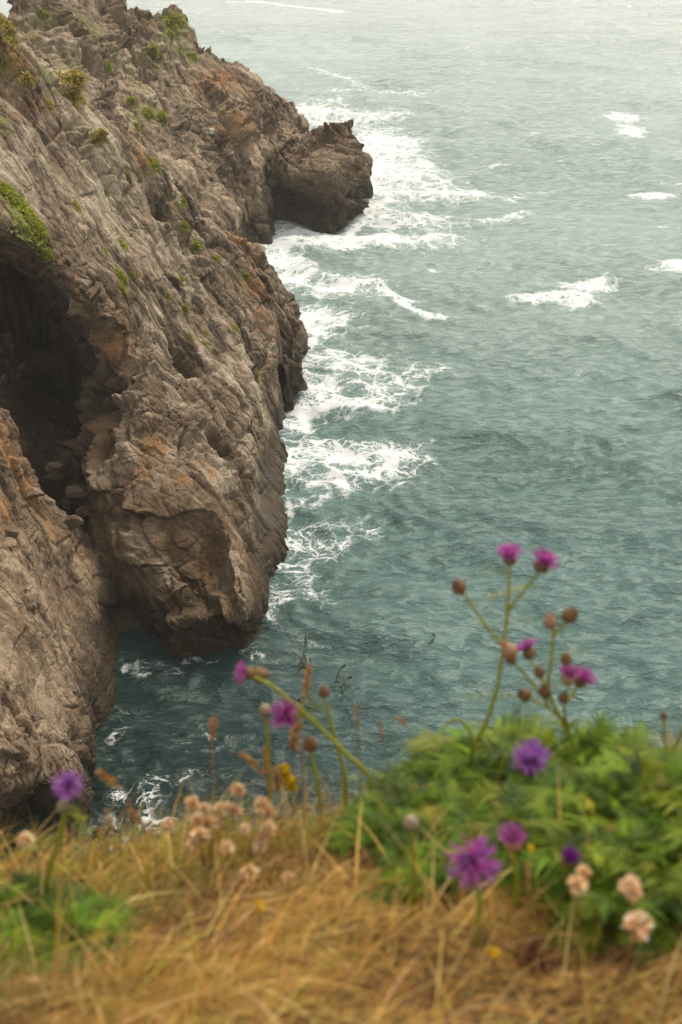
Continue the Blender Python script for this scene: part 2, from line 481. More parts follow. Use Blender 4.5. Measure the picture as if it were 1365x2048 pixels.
cliff('cliff', rows, [14, 24, 210, 220, 190, 170, 170, 130, 12], [30, 85, 90, 95, 105, 105, 95, 75, 75, 12], frB, OCT_B, MATB,
      'grey brown rock face dipping steeply to the sea with a dark cave on its left', 11, 0.32, LICH, MOSS, outward=(0.6, -0.6, 0.4),
      amp=[.5, .5, .5, .45, .45, .3, 0, 0, 0, 0], brick=BRICK_B, bamp=[.6, .6, .65, .65, .7, .65, .25, .1, .0, .0],
      octs2=OCT_F, amp2=[0, 0, 0, 0, .05, .35, .9, 1, .8, .5], ledge=[(2.4, 1.2, 0.36, 0.42, 0.22)],
      frame2=frame_from((0.85, 0.25, -0.45), (0.1, -1, 0.1)), camp=[1, 1, 1, 1, 1, 1, 1, .8, .4, .45, .5], brown=[0, 0, 0, 0, .15, .6, 1, 1, 1, 1],
      shade_stain=([0, 0, 0, 0, 0, .25, 1, 1, .9, .9], [1, 1, 1, .9, .45, .15, 0.1, .15, .1, 0, 0]))

# --- near buttress, left of the gully
Ac = [
    [(-190, 640, 53), (-190, 930, 46.5), (-190, 1250, 40), (-190, 1520, 34), (-190, 1640, 35.5), (-190, 1800, 34)],
    [(0, 832, 50), (0, 1000, 45), (0, 1250, 39.5), (0, 1550, 33.8), (0, 1630, 36.4), (0, 1790, 34.6)],
    [(60, 940, 49.6), (70, 1120, 44.4), (70, 1340, 39.2), (60, 1540, 35.0), (70, 1620, 37.3), (70, 1765, 35.0)],
    [(170, 1085, 50), (150, 1220, 45.6), (140, 1400, 40.4), (125, 1570, 36.2), (135, 1640, 36.9), (130, 1745, 35.2)],
    [(243, 1180, 50.2), (207, 1290, 46.5), (187, 1440, 41), (180, 1600, 37.4), (185, 1650, 37), (170, 1705, 36)],
    [(288, 1266, 0.), (240, 1300, -.3), (224, 1400, -.3), (205, 1530, -.3), (216, 1640, -.3), (192, 1705, -.3)],
]
cols = [[gpt(e) for e in c] for c in Ac]
cols.append([p + np.array([0.2, 0.0, -2.2]) for p in cols[-1]])
rows = [list(r) for r in zip(*cols)]
rows = back_rows(rows[0], 4, 3) + rows
rows.append([p + np.array([0, 0.2, -3.0]) for p in rows[-1]])
frA = frame_from(W(150, 1250, 44.6) - W(40, 980, 46.5), np.array([0.90, 0.1, 0.41]))
MATA = rock_material('rock_tan', (0.065, 0.042, 0.023), (0.185, 0.129, 0.079), (0.34, 0.255, 0.165), frA, 0.4)
OCT_A = [((2.8, 1.7, 1.7), 0.24, 0.34, 0.14, 0.06), ((1.1, 0.6, 0.65), 0.06, 0.15, 0.08, 0.07), ((0.42, 0.26, 0.28), 0.018, 0.05, 0.025, 0.09), ((0.17, 0.11, 0.11), 0.012, 0.022, 0.01, 0.1)]
cliff('cliff', rows, [10, 16, 150, 170, 170, 70, 80, 10], [40, 110, 110, 110, 90, 14], frA, OCT_A, MATA,
      'near tan rock buttress with knobbly cracked slabs left of the dark gully', 37, 0.3,
      [(20, 900, 1.3, 1), (60, 980, 1.2, 1), (110, 1050, 1.0, .9), (10, 1000, 1.2, .9), (240, 1230, .8, .6), (30, 1060, .8, .7)], [], outward=(0.8, -0.3, 0.5),
      amp=[.6, .6, .6, .5, .5, .8, .8, .8], brick=[(3.4, 1.2, 0.30, 0.34, 0.26), (1.2, 0.5, 0.06, 0.12, 0.12)])

# --- low ridge behind the main headland
crest = [gpt(e) for e in [(380, 440, 82), (415, 446, 81), (455, 462, 80), (500, 482, 79.5), (540, 512, 79), (566, 560, 78.5), (598, 604, 78), (592, 650, 77), (604, 700, 76), (604, 745, 75), (622, 792, -.2)]]
crest = np.array(crest)
f1 = crest + np.array([-0.2, -1.6, -1.2]); f2 = crest + np.array([-0.6, -3.0, -4.0]); f3 = crest + np.array([-0.8, -4, -9])
f1[-1], f2[-1] = Wz(600, 800, -.2), Wz(575, 806, -.3)
f2[-2] = W(575, 770, 71.5); f1[-2] = W(592, 758, 73); f2[-3] = W(570, 720, 72)
f3[:, 2] = np.minimum(f3[:, 2], -1)
rows = back_rows(crest, 6, 2) + [crest, f1, f2, f3]
rows = [list(r) + [r[-1] + np.array([0.4, 0.2, -2.2])] for r in rows]
frC = frame_from(np.array([0.35, 0.1, -0.9]), np.array([0.8, -0.4, 0.45]))
cliff('cliff', rows, [10, 20, 70, 70, 40], [16, 24, 26, 28, 30, 30, 30, 30, 30, 30, 10], frC, OCT_B, MATB,
      'low brown rock ridge peeking out beside foam behind the main cliff face', 71, 0.3, [(470, 470, 2, 1), (450, 462, 2, .9), (490, 515, 1.2, .8)], [], outward=(0.5, -0.7, 0.5), amp=[.6, .6, .6, .8, .8, .8], brick=BRICK_B)

# --- far headland
Dc = [
    [(40, -160, 108), (30, -20, 103), (20, 80, 97), (0, 200, 92), (-20, 330, 88)],
    [(150, -60, 112), (150, 60, 106), (130, 150, 100), (130, 260, 94), (130, 380, 90)],
    [(230, -20, 114), (215, 90, 107.5), (195, 190, 101), (190, 300, 94), (190, 420, 90)],
    [(262, 30, 115), (255, 120, 108.5), (240, 210, 102), (235, 330, 95), (235, 450, 90)],
    [(350, 30, 118), (330, 130, 110), (300, 230, 103), (290, 340, 97), (290, 480, 91)],
    [(410, 104, 118), (390, 190, 110), (365, 270, 104.5), (350, 370, 98), (350, 520, 92)],
    [(468, 124, 119), (450, 210, 111), (420, 290, 105.5), (405, 390, 100), (410, 560, 93)],
    [(520, 168, 118), (495, 240, 111.5), (470, 300, 107), (460, 390, 102), (465, 520, 97)],
    [(572, 200, 117), (530, 260, 112), (505, 310, 108.4), (500, 400, 103.5), (505, 497, -.3)],
    [(604, 258, 113), (565, 290, 111), (528, 330, 109), (532, 420, 105), (544, 492, -.3)],
    [(616, 285, 114), (580, 312, 113), (545, 350, 111), (548, 430, 108), (552, 462, -1.)],
]
cols = [[gpt(e) for e in c] for c in Dc]
rows = [list(r) for r in zip(*cols)]
rows = back_rows(rows[0], 12, 2) + rows
rows.append([p + np.array([0.2, 0.5, -4.0]) for p in rows[-1]])
frD = frame_from(W(520, 470, 102) - W(430, 300, 106), np.array([0.80, -0.40, 0.42]))
MATD = rock_material('rock_ochre', (0.070, 0.046, 0.026), (0.215, 0.158, 0.100), (0.43, 0.34, 0.235), frD, 0.5)
OCT_D = [((4.5, 3.2, 3.2), 0.5, 0.5, 0.2, 0.07), ((1.9, 1.3, 1.4), 0.25, 0.3, 0.14, 0.08), ((0.8, 0.5, 0.55), 0.12, 0.16, 0.07, 0.09), ((0.35, 0.25, 0.25), 0.04, 0.06, 0.02, 0.1)]
cliff('cliff', rows, [10, 20, 140, 120, 110, 70, 6], [30, 40, 40, 70, 60, 60, 55, 55, 40, 24], frD, OCT_D, MATD,
      'far blocky headland with scattered green moss sloping down to a foamy cove', 93, 0.35,
      [(450, 150, 2.5, .9), (480, 240, 2.5, .9), (440, 250, 2, .7), (410, 170, 2, .7), (300, 35, 2, .6), (280, 285, 1, .8), (330, 60, 2., .4)],
      [(350, 40, 1.8, 1), (300, 95, 2, .7), (340, 75, 1.2, .8), (300, 215, 1.8, .8), (330, 235, 1.4, .8), (100, 30, 3, .6), (220, 90, 2.5, .5), (390, 110, 1., .8), (290, 160, 2, .7), (180, 40, 2, .7), (320, 130, 1.6, .7), (370, 90, 1.4, .8), (250, 110, 2.0, .6), (270, 230, 1.6, .7), (350, 180, 1.6, .6), (60, 60, 2, .7), (140, 110, 2.2, .6)], outward=(0.6, -0.6, 0.4),
      amp=[.6, .8, .95, .9, .55, .35, .3, .3], brick=[(3.2, 1.8, 0.7, 0.7, 0.55), (1.3, 0.7, 0.24, 0.32, 0.22)])
# --- sea stack joined to its end
Ec = [
    [(560, 292, 113), (540, 318, 110), (522, 345, 108.8), (535, 395, 110.5), (550, 454, -.3)],
    [(607, 270, 112.5), (580, 303, 109), (565, 342, 106.6), (572, 395, 109.8), (592, 455, -.3)],
    [(640, 249, 112.5), (625, 298, 108.3), (612, 340, 105.6), (615, 398, 108.6), (627, 463, -.3)],
    [(680, 242, 112), (672, 300, 107.8), (662, 348, 105.0), (662, 400, 106.8), (660, 473, -.3)],
    [(708, 239, 111.5), (706, 300, 108.5), (700, 350, 106.8), (694, 400, 106.5), (690, 464, -.3)],
    [(720, 272, 111), (722, 312, 109.5), (718, 355, 108.5), (712, 400, 108), (708, 449, -.3)],
    [(734, 322, 111.4), (732, 338, 110.8), (725, 370, 110), (719, 405, 109.6), (716, 440, -.3)],
]
cols = [[gpt(e) for e in c] for c in Ec]
cols.append([p + np.array([-0.3, 3.5, -0.5]) for p in cols[-1]])
rows = [list(r) for r in zip(*cols)]
rows = back_rows(rows[0], 6, 2) + rows
rows.append([p + np.array([0, 0.5, -3.0]) for p in rows[-1]])
frE = frame_from(np.array([0.8, 0.2, -0.35]), np.array([0.3, -0.8, 0.4]))
OCT_E = [((3.2, 1.6, 2.0), 0.42, 0.5, 0.2, 0.08), ((1.3, 0.7, 0.8), 0.22, 0.28, 0.12, 0.08), ((0.55, 0.35, 0.35), 0.09, 0.12, 0.05, 0.09), ((0.28, 0.2, 0.2), 0.035, 0.05, 0.02, 0.1)]
MATE = rock_material('rock_dark_ochre', (0.045, 0.029, 0.016), (0.135, 0.092, 0.053), (0.29, 0.215, 0.14), frE, 0.5)
cliff('rock', rows, [10, 20, 90, 80, 70, 80, 6], [50, 50, 50, 50, 45, 40, 14], frE, OCT_E, MATE,
      'squat brown rock knob ending the far headland, white foam breaking round it', 113, 0.45, [(700, 250, 2, .6), (590, 290, 2, .6)], [], outward=(0.3, -0.8, 0.4), amp=[.6, .6, .7, .9, .9, .8, .5], brick=[(2.6, 0.9, 0.35, 0.4, 0.25)])

# ------------------------------------------------------------------ sea
def build_sea():
    rr = np.concatenate([np.geomspace(14, 27, 40)[:-1], np.geomspace(27, 420, 900)[:-1], np.geomspace(420, 2600, 120)])
    th = np.linspace(R(-34), R(34), 620)
    wide = np.concatenate([np.linspace(R(-100), R(-34), 60)[:-1], th, np.linspace(R(34), R(100), 60)[1:]])
    rg, tg = np.meshgrid(rr, wide, indexing='ij')
    x, y = rg * np.sin(tg), rg * np.cos(tg)
    rnd = np.random.RandomState(5)
    z = np.zeros_like(x)
    fade = 1 - sstep(250, 900, rg)
    gust = 0.75 + 0.5 * vnoise(np.stack([x.ravel() / 22, y.ravel() / 22, 0 * x.ravel()], -1), 3).reshape(x.shape)
    wx = x + 1.2 * vnoise(np.stack([x.ravel() / 5, y.ravel() / 5, 0 * x.ravel()], -1), 8).reshape(x.shape)
    wy = y + 1.2 * vnoise(np.stack([x.ravel() / 5, y.ravel() / 5, 0 * x.ravel() + 9], -1), 9).reshape(x.shape)
    for k in range(46):
        lam = 0.9 * (14 / 0.9) ** (k / 45.0)
        lam *= rnd.uniform(.9, 1.1)
        a = R(250) + rnd.normal(0, R(38))
        amp = 0.0120 * lam ** 0.70
        ph = (wx * math.cos(a) + wy * math.sin(a)) * 2 * math.pi / lam + rnd.uniform(0, 6.28)
        s = np.sin(ph)
        z += amp * (s + 0.35 * np.abs(s) - 0.2) * gust * (fade if lam > 3 else fade * (1 - sstep(60 * lam, 140 * lam, rg)))
    # foam: lace and breakers at the places where the swell meets the rock
    foam = np.zeros_like(x)
    heave = np.zeros_like(x)
    def blob(px, py, rx, ry, amt, ang=0.0, h=0.0):
        c = Wz(px, py)
        dx, dy = x - c[0], y - c[1]
        ca, sa = math.cos(ang), math.sin(ang)
        u, w = (dx * ca + dy * sa) / rx, (-dx * sa + dy * ca) / ry
        g = np.exp(-(u * u + w * w))
        np.maximum(foam, amt * g, out=foam)
        if h: heave.__iadd__(h * g)
    def streak(pts, rad, amt, h=0.0):
        P = [Wz(*p)[:2] for p in pts]
        best = np.full(x.shape, 1e9)
        for a, b in zip(P[:-1], P[1:]):
            d = b - a
            t = np.clip(((x - a[0]) * d[0] + (y - a[1]) * d[1]) / (d @ d), 0, 1)
            best = np.minimum(best, np.hypot(x - a[0] - t * d[0], y - a[1] - t * d[1]))
        g = np.exp(-(best / rad) ** 2)
        np.maximum(foam, amt * g, out=foam)
        if h: heave.__iadd__(h * g)
    for a in FOAM_BLOBS:
        k = 1.0 if a[1] < 830 else (0.93 if a[1] < 980 else (0.80 if a[1] < 1270 else 0.62))
        blob(*a[:4], min(1.15, a[4] * k + (.02 if k > .9 else .06)), *a[5:])
    for a in FOAM_STREAKS: streak(*a)
    # small random whitecaps over the open water
    for k in range(70):
        yy = rnd.uniform(75, 330); xx = rnd.uniform(-0.1, 0.30) * yy + 3
        c = np.array([xx, yy]); ln = rnd.uniform(.5, 2.2); an = rnd.uniform(-.5, .3)
        dx, dy = x - c[0], y - c[1]
        u, w = (dx * math.cos(an) + dy * math.sin(an)) / ln, (-dx * math.sin(an) + dy * math.cos(an)) / (ln * .35)
        np.maximum(foam, rnd.uniform(.25, .5) * np.exp(-(u * u + w * w)), out=foam)
    z = z + heave
    v = np.stack([x, y, z], -1).reshape(-1, 3)
    f = grid_faces(len(rr), len(wide))
    t = NT('sea_water')
    pos = t.n('ShaderNodeNewGeometry').outputs['Position']
    fa = t.attr('foam').outputs['Fac']
    # streaky ripples
    mp = t.n('ShaderNodeMapping', _in={'Vector': pos, 'Rotation': (0, 0, R(-14)), 'Scale': (0.62, 1.25, 1.0)}).outputs[0]
    r1 = t.noise(mp, 1.9, 6, 0.62, 0.25)
    r2 = t.noise(mp, 7.0, 4, 0.6, 0.2)
    r0 = t.noise(mp, 0.62, 3, 0.55, 0.2)
    rid = t.math('SUBTRACT', 1.0, t.math('ABSOLUTE', t.math('SUBTRACT', t.math('MULTIPLY', r1, 4.0), 2.0)))
    hgt = t.math('ADD', t.math('ADD', t.math('MULTIPLY', r0, 1.9), t.math('MULTIPLY', rid, 0.30)), t.math('ADD', t.math('MULTIPLY', r1, 0.8), t.math('MULTIPLY', r2, 0.24)))
    gust = t.ramp(t.noise(pos, 0.045, 3, 0.6), 0.32, 0.68, 0.6, 1.0)
    bmp = t.n('ShaderNodeBump', _in={'Strength': gust, 'Distance': 0.33, 'Height': hgt})
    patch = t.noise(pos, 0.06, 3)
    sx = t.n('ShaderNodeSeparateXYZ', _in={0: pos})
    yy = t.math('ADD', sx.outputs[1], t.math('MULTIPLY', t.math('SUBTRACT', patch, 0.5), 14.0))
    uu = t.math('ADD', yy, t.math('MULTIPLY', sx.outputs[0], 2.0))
    body = t.mix(t.ramp(uu, 27, 60), (0.005, 0.021, 0.018), (0.064, 0.126, 0.113))      # the cliff's shadow and reflection painted in as darker cove water
    body = t.mix(t.ramp(yy, 52, 105), body, (0.205, 0.280, 0.240))  # this mix and the next paint far haze and sky reflection into the colour
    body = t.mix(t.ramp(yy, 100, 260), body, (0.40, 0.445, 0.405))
    # air whipped into the water around the foam makes it milky green
    body = t.mix(t.math('MULTIPLY', t.ramp(fa, 0.15, 0.9, 0.0, 0.6), t.ramp(yy, 44, 75, 0.12, 1.0)), body, (0.17, 0.29, 0.255))
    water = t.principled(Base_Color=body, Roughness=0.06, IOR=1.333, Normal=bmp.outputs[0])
    # foam lace
    wv = t.n('ShaderNodeTexNoise', _in={'Vector': pos, 'Scale': 0.55, 'Detail': 5, 'Roughness': 0.6}).outputs['Color']
    wv = t.n('ShaderNodeVectorMath', operation='SCALE', _in={0: wv, 'Scale': 2.6}).outputs[0]
    pw = t.n('ShaderNodeVectorMath', operation='ADD', _in={0: pos, 1: wv}).outputs[0]
    def lace(sc, seed):
        m = t.n('ShaderNodeMapping', _in={'Vector': pw, 'Location': (seed, seed * 2, 0), 'Scale': (1, 1, 0.02)}).outputs[0]
        return t.n('ShaderNodeTexVoronoi', feature='DISTANCE_TO_EDGE', _in={'Vector': m, 'Scale': sc}).outputs['Distance']
    l1, l2, l3 = lace(0.5, 0.0), lace(1.5, 3.3), lace(4.2, 5.1)
    brk = t.noise(pos, 1.1, 8, 0.74)
    big = t.noise(pos, 0.22, 3, 0.6)
    def thread(l, w): return t.ramp(l, 0.0, w, 1.0, 0.0)
    L = t.math('MAXIMUM', thread(l1, 0.20), t.math('MULTIPLY', thread(l2, 0.22), 0.95))
    L = t.math('MAXIMUM', L, t.math('MULTIPLY', thread(l3, 0.26), 0.85))
    val = t.math('ADD', t.math('MULTIPLY', L, 0.78), t.math('ADD', t.math('MULTIPLY', brk, 0.85), t.math('MULTIPLY', big, 0.4)))
    T = t.math('SUBTRACT', 1.475, t.math('MULTIPLY', fa, 0.64))
    ff = t.math('MULTIPLY', t.ramp(t.math('SUBTRACT', val, T), 0.0, 0.26), t.ramp(fa, 0.03, 0.2))
    fb = t.n('ShaderNodeBump', _in={'Strength': 0.5, 'Distance': 0.15, 'Height': t.noise(pos, 3.5, 5, 0.7)})
    fo = t.principled(Base_Color=(0.62, 0.64, 0.63, 1), Roughness=0.8, Specular_IOR_Level=0.2, Normal=fb.outputs[0])
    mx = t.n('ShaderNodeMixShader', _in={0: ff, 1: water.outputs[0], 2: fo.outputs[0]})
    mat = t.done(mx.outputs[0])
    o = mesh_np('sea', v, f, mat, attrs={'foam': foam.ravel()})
    tag(o, 'teal green sea with lacy white foam along the rocks', 'sea', kind='structure')
FOAM_BLOBS = [
    # round the stack and in the cove
    (640, 225, 5, 7, .8), (690, 235, 7, 6, .7), (760, 290, 4.5, 8, .95), (740, 350, 3, 8, 1.1), (790, 350, 5, 7, .8), (830, 385, 8, 2.6, .9, -.2), (900, 390, 6, 1.6, .6, -.1),
    (730, 420, 3, 4, 1.1), (800, 440, 5, 3, .65), (700, 490, 5.5, 1.6, 1.2, 0, .35), (750, 487, 4, 1.8, 1.1, 0, .2), (830, 480, 5, 3, .65), (870, 480, 3, 4, .5),
    (565, 475, 1.8, 4, 1.1), (560, 520, 2.0, 4, 1.0), (600, 470, 3, 1.4, .9), (575, 560, 2, 4, .9), (640, 630, 2.4, 3.6, .75), (608, 625, 1.4, 2.5, 1.1), (625, 660, 1.6, 2.5, .9),
    (660, 575, 4, 3, .6), (640, 720, 2.6, 3, .62), (610, 690, 1.2, 3, .75), (700, 740, 3.2, 2.4, .55), (640, 780, 1.4, 2, .9), (610, 810, 1.6, 1.2, 1.0), (700, 810, 3.2, 1.8, .62), (770, 770, 3.2, 2.6, .52), (830, 740, 3, 3, .36),
    (590, 850, 1.2, 1.6, .8), (640, 905, 2.2, 1.8, .95), (700, 910, 2.8, 2.0, .92), (770, 910, 2.6, 2.2, .75), (590, 920, 1.2, 2.4, .9), (680, 960, 3, 1.8, .62), (740, 950, 2.4, 1.6, .72), (820, 890, 2, 1.6, .4),
    (620, 1000, 1.8, 2, .42), (640, 1080, 1.8, 2.4, .46), (600, 1140, 1.1, 2.2, .5), (585, 1080, .7, 1.6, .7), (700, 1060, 1.8, 2, .34), (560, 1200, .9, 1.8, .5), (540, 1240, .5, .9, .7), (640, 1190, 1.6, 1.8, .36), (500, 1305, .6, .5, .6),
    (420, 1325, 1.2, .35, .45), (350, 1340, 1.0, .5, .35), (270, 1340, .9, .7, .30), (230, 1480, .4, 1.0, .55), (250, 1440, .8, 1.2, .32), (240, 1600, .5, .45, .62), (300, 1600, 1.0, .8, .45), (310, 1650, .9, .6, .5), (400, 1480, 1.5, 1.2, .28), (370, 1570, 1.2, .8, .32), (230, 1680, .6, .5, .6), (330, 1560, 1, 1, .3), (220, 1640, .5, .7, .5),
    # open water whitecaps
    (1390, 535, 3.0, 2.2, 1.1, 0, .2), (1300, 391, 1.8, 1.1, 1.1, 0, .15), (1265, 265, 1.4, 4, .95), (1245, 235, 2.2, 2.6, .9), (1000, 440, 3.0, 1.0, .55, .35), (1110, 598, 2.4, .9, 1.1, .08, .12), (1145, 597, 1.5, 1.5, 1.2, .3, .2), (1180, 572, 1.9, 1.3, 1.1, .4, .12), (1075, 603, 1.6, .6, .9), (1330, 370, 2, .5, .4),
    (740, 180, 9, 2, .55), (800, 185, 6, 1.6, .5), (770, 230, 4, 1.5, .55), (1085, 385, 2.5, .7, .4), (985, 335, 2, .8, .4), (1090, 270, 2., 1, .35), (910, 350, 4, 2, .2),
]
FOAM_STREAKS = [
    ([(710, 570), (750, 570), (790, 590), (820, 615), (860, 635), (885, 640)], .42, .95), ([(790, 590), (830, 600)], .4, .7), ([(600, 560), (660, 562), (710, 570)], .5, .6),
    ([(500, 5), (580, 12), (680, 24)], 1.1, .8), ([(405, 2), (470, 6)], 1.0, .6), ([(620, 135), (760, 180), (830, 190)], 1.4, .42), ([(960, 440), (1010, 438), (1050, 425)], .5, .6),
    ([(735, 330), (722, 390), (718, 440), (695, 468), (650, 478), (600, 462), (556, 462), (545, 495)], .8, .95), ([(585, 225), (610, 215), (640, 235)], 2, .8),
    ([(600, 610), (606, 700), (608, 750), (625, 790), (600, 808), (570, 815)], .4, .8), ([(568, 830), (564, 950), (582, 1030), (560, 1130), (533, 1230), (485, 1306)], .3, .42),
]
build_sea()

if HAZE:
    bm_v = np.array([(x, y, z) for x in (-2700, 2700) for y in (-60, 2700) for z in (-4, 31.6)], float)
    bm_f = np.array([(0, 1, 3, 2), (4, 6, 7, 5), (0, 4, 5, 1), (2, 3, 7, 6), (0, 2, 6, 4), (1, 5, 7, 3)])
    t = NT('sea_haze')
    vol = t.n('ShaderNodeVolumePrincipled', _in={'Color': (0.93, 0.95, 0.95, 1), 'Density': 0.0003, 'Anisotropy': 0.0})
    t.t.links.new(vol.outputs[0], t.out.inputs['Volume'])
    o = mesh_np('haze', bm_v, bm_f, t.m, smooth=False)
    tag(o, 'pale sea haze', 'haze', kind='stuff')

# ------------------------------------------------------------------ the clifftop under the camera
def g_edge(x):
    return 2.10 + 0.40 * sstep(-0.2, 0.75, x) + 0.05 * np.sin(x * 5.0 + 1.0)
def g_height(x, y):
    x = np.asarray(x, float); y = np.asarray(y, float)
    yc = np.clip(y, 0, None)
    d = 1.0 + 0.194 * np.minimum(yc, 3) ** 2 - 0.24 * sstep(-0.15, 0.8, x) * sstep(0.9, 2.2, y)
    d = d - 0.06 * sstep(-0.62, -0.12, x) * sstep(1.2, 2.0, y)
    p = np.stack([x.ravel() * 3.2, y.ravel() * 3.2, np.zeros(x.size)], -1)
    d = d - (0.06 * vnoise(p, 21) + 0.025 * vnoise(p * 2.7, 22)).reshape(x.shape)
    e = np.clip(y - g_edge(x), 0, None)
    d = d + 2.0 * e - 0.25 * np.minimum(e, .4)
    return CAM_H - d
def gz(x, y): return float(g_height(np.array([x]), np.array([y]))[0])
def on_ground(px, py):
    """where that pixel's ray meets the clifftop"""
    d = ray(px, py)
    ts = np.linspace(0.5, 4.5, 500)
    P = _C + ts[:, None] * d
    below = np.where(P[:, 2] < g_height(P[:, 0], P[:, 1]))[0]
    k = below[0] if len(below) else len(ts) - 1
    return P[k]

def build_ground():
    xs = np.concatenate([np.linspace(-14, -1.6, 30)[:-1], np.linspace(-1.6, 1.8, 180), np.linspace(1.8, 14, 30)[1:]])
    ys = np.concatenate([np.linspace(-5, 0.6, 20)[:-1], np.linspace(0.6, 3.0, 150), np.linspace(3.0, 18.5, 60)[1:]])
    X, Y = np.meshgrid(xs, ys)
    Z = g_height(X, Y)
    far = sstep(3.0, 5.0, Y)
    Z = Z + far * 0.7 * fbm(np.stack([X.ravel() * .7, Y.ravel() * .7, Z.ravel() * .7], -1), 4, 77).reshape(X.shape)
    t = NT('dry_turf')
    pos = t.n('ShaderNodeNewGeometry').outputs['Position']
    c = t.mix(t.ramp(t.noise(pos, 5.0, 5, 0.65), 0.35, 0.65), (0.065, 0.036, 0.013), (0.24, 0.14, 0.035))
    c = t.mix(t.ramp(t.noise(pos, 60.0, 3, 0.6), 0.4, 0.7), c, (0.32, 0.19, 0.055))
    b = t.principled(Base_Color=c, Roughness=0.95, Specular_IOR_Level=0.1, Normal=t.n('ShaderNodeBump', _in={'Strength': 0.8, 'Distance': 0.02, 'Height': t.noise(pos, 70, 4)}).outputs[0])
    o = mesh_np('ground', np.stack([X, Y, Z], -1).reshape(-1, 3), grid_faces(len(ys), len(xs)), t.done(b.outputs[0]))
    tag(o, 'dry turf clifftop slope at the photographer\'s feet', 'clifftop', kind='structure')
build_ground()

LEAF = leaf_mat('leaf_and_blade', 0.6, 0.35)
rng = np.random.RandomState(12)

def ribbons(base, direc, length, width, droop, nseg=4, side=None, taper=0.9):
    """many tapering blades: base (n,3), direc (n,3) unit, arching over with droop"""
    n = len(base)
    t = np.linspace(0, 1, nseg + 1)
    if side is None:
        side = np.cross(direc, rng.normal(size=(n, 3)))
        side /= np.linalg.norm(side, axis=1, keepdims=True) + 1e-9
    hz = direc.copy(); hz[:, 2] = 0
    hz /= np.linalg.norm(hz, axis=1, keepdims=True) + 1e-9
    ctr = base[:, None] + direc[:, None] * (length[:, None] * t)[..., None]
    ctr = ctr + (hz[:, None] * 0.35 + np.array([0, 0, -1.0])) * (droop[:, None] * length[:, None] * t ** 2)[..., None]
    w = width[:, None] * (1 - taper * t ** 1.5) * np.minimum(1, 0.6 + 2 * t)
    A = ctr - side[:, None] * w[..., None] * .5
    B = ctr + side[:, None] * w[..., None] * .5
    v = np.stack([A, B], 2).reshape(n, -1, 3)          # n, 2(nseg+1), 3
    m = 2 * (nseg + 1)
    k = np.arange(nseg)
    f = np.stack([2 * k, 2 * k + 1, 2 * k + 3, 2 * k + 2], -1)
    F = (np.arange(n)[:, None, None] * m + f).reshape(-1, 4)
    return v.reshape(-1, 3), F, m

def palette(n, cols, wts, jit=0.18):
    cols = np.array(cols, float)
    i = rng.choice(len(cols), n, p=np.array(wts) / np.sum(wts))
    return np.clip(cols[i] * (1 + jit * rng.normal(size=(n, 1))) * (1 + 0.06 * rng.normal(size=(n, 3))), 0.004, 0.9)

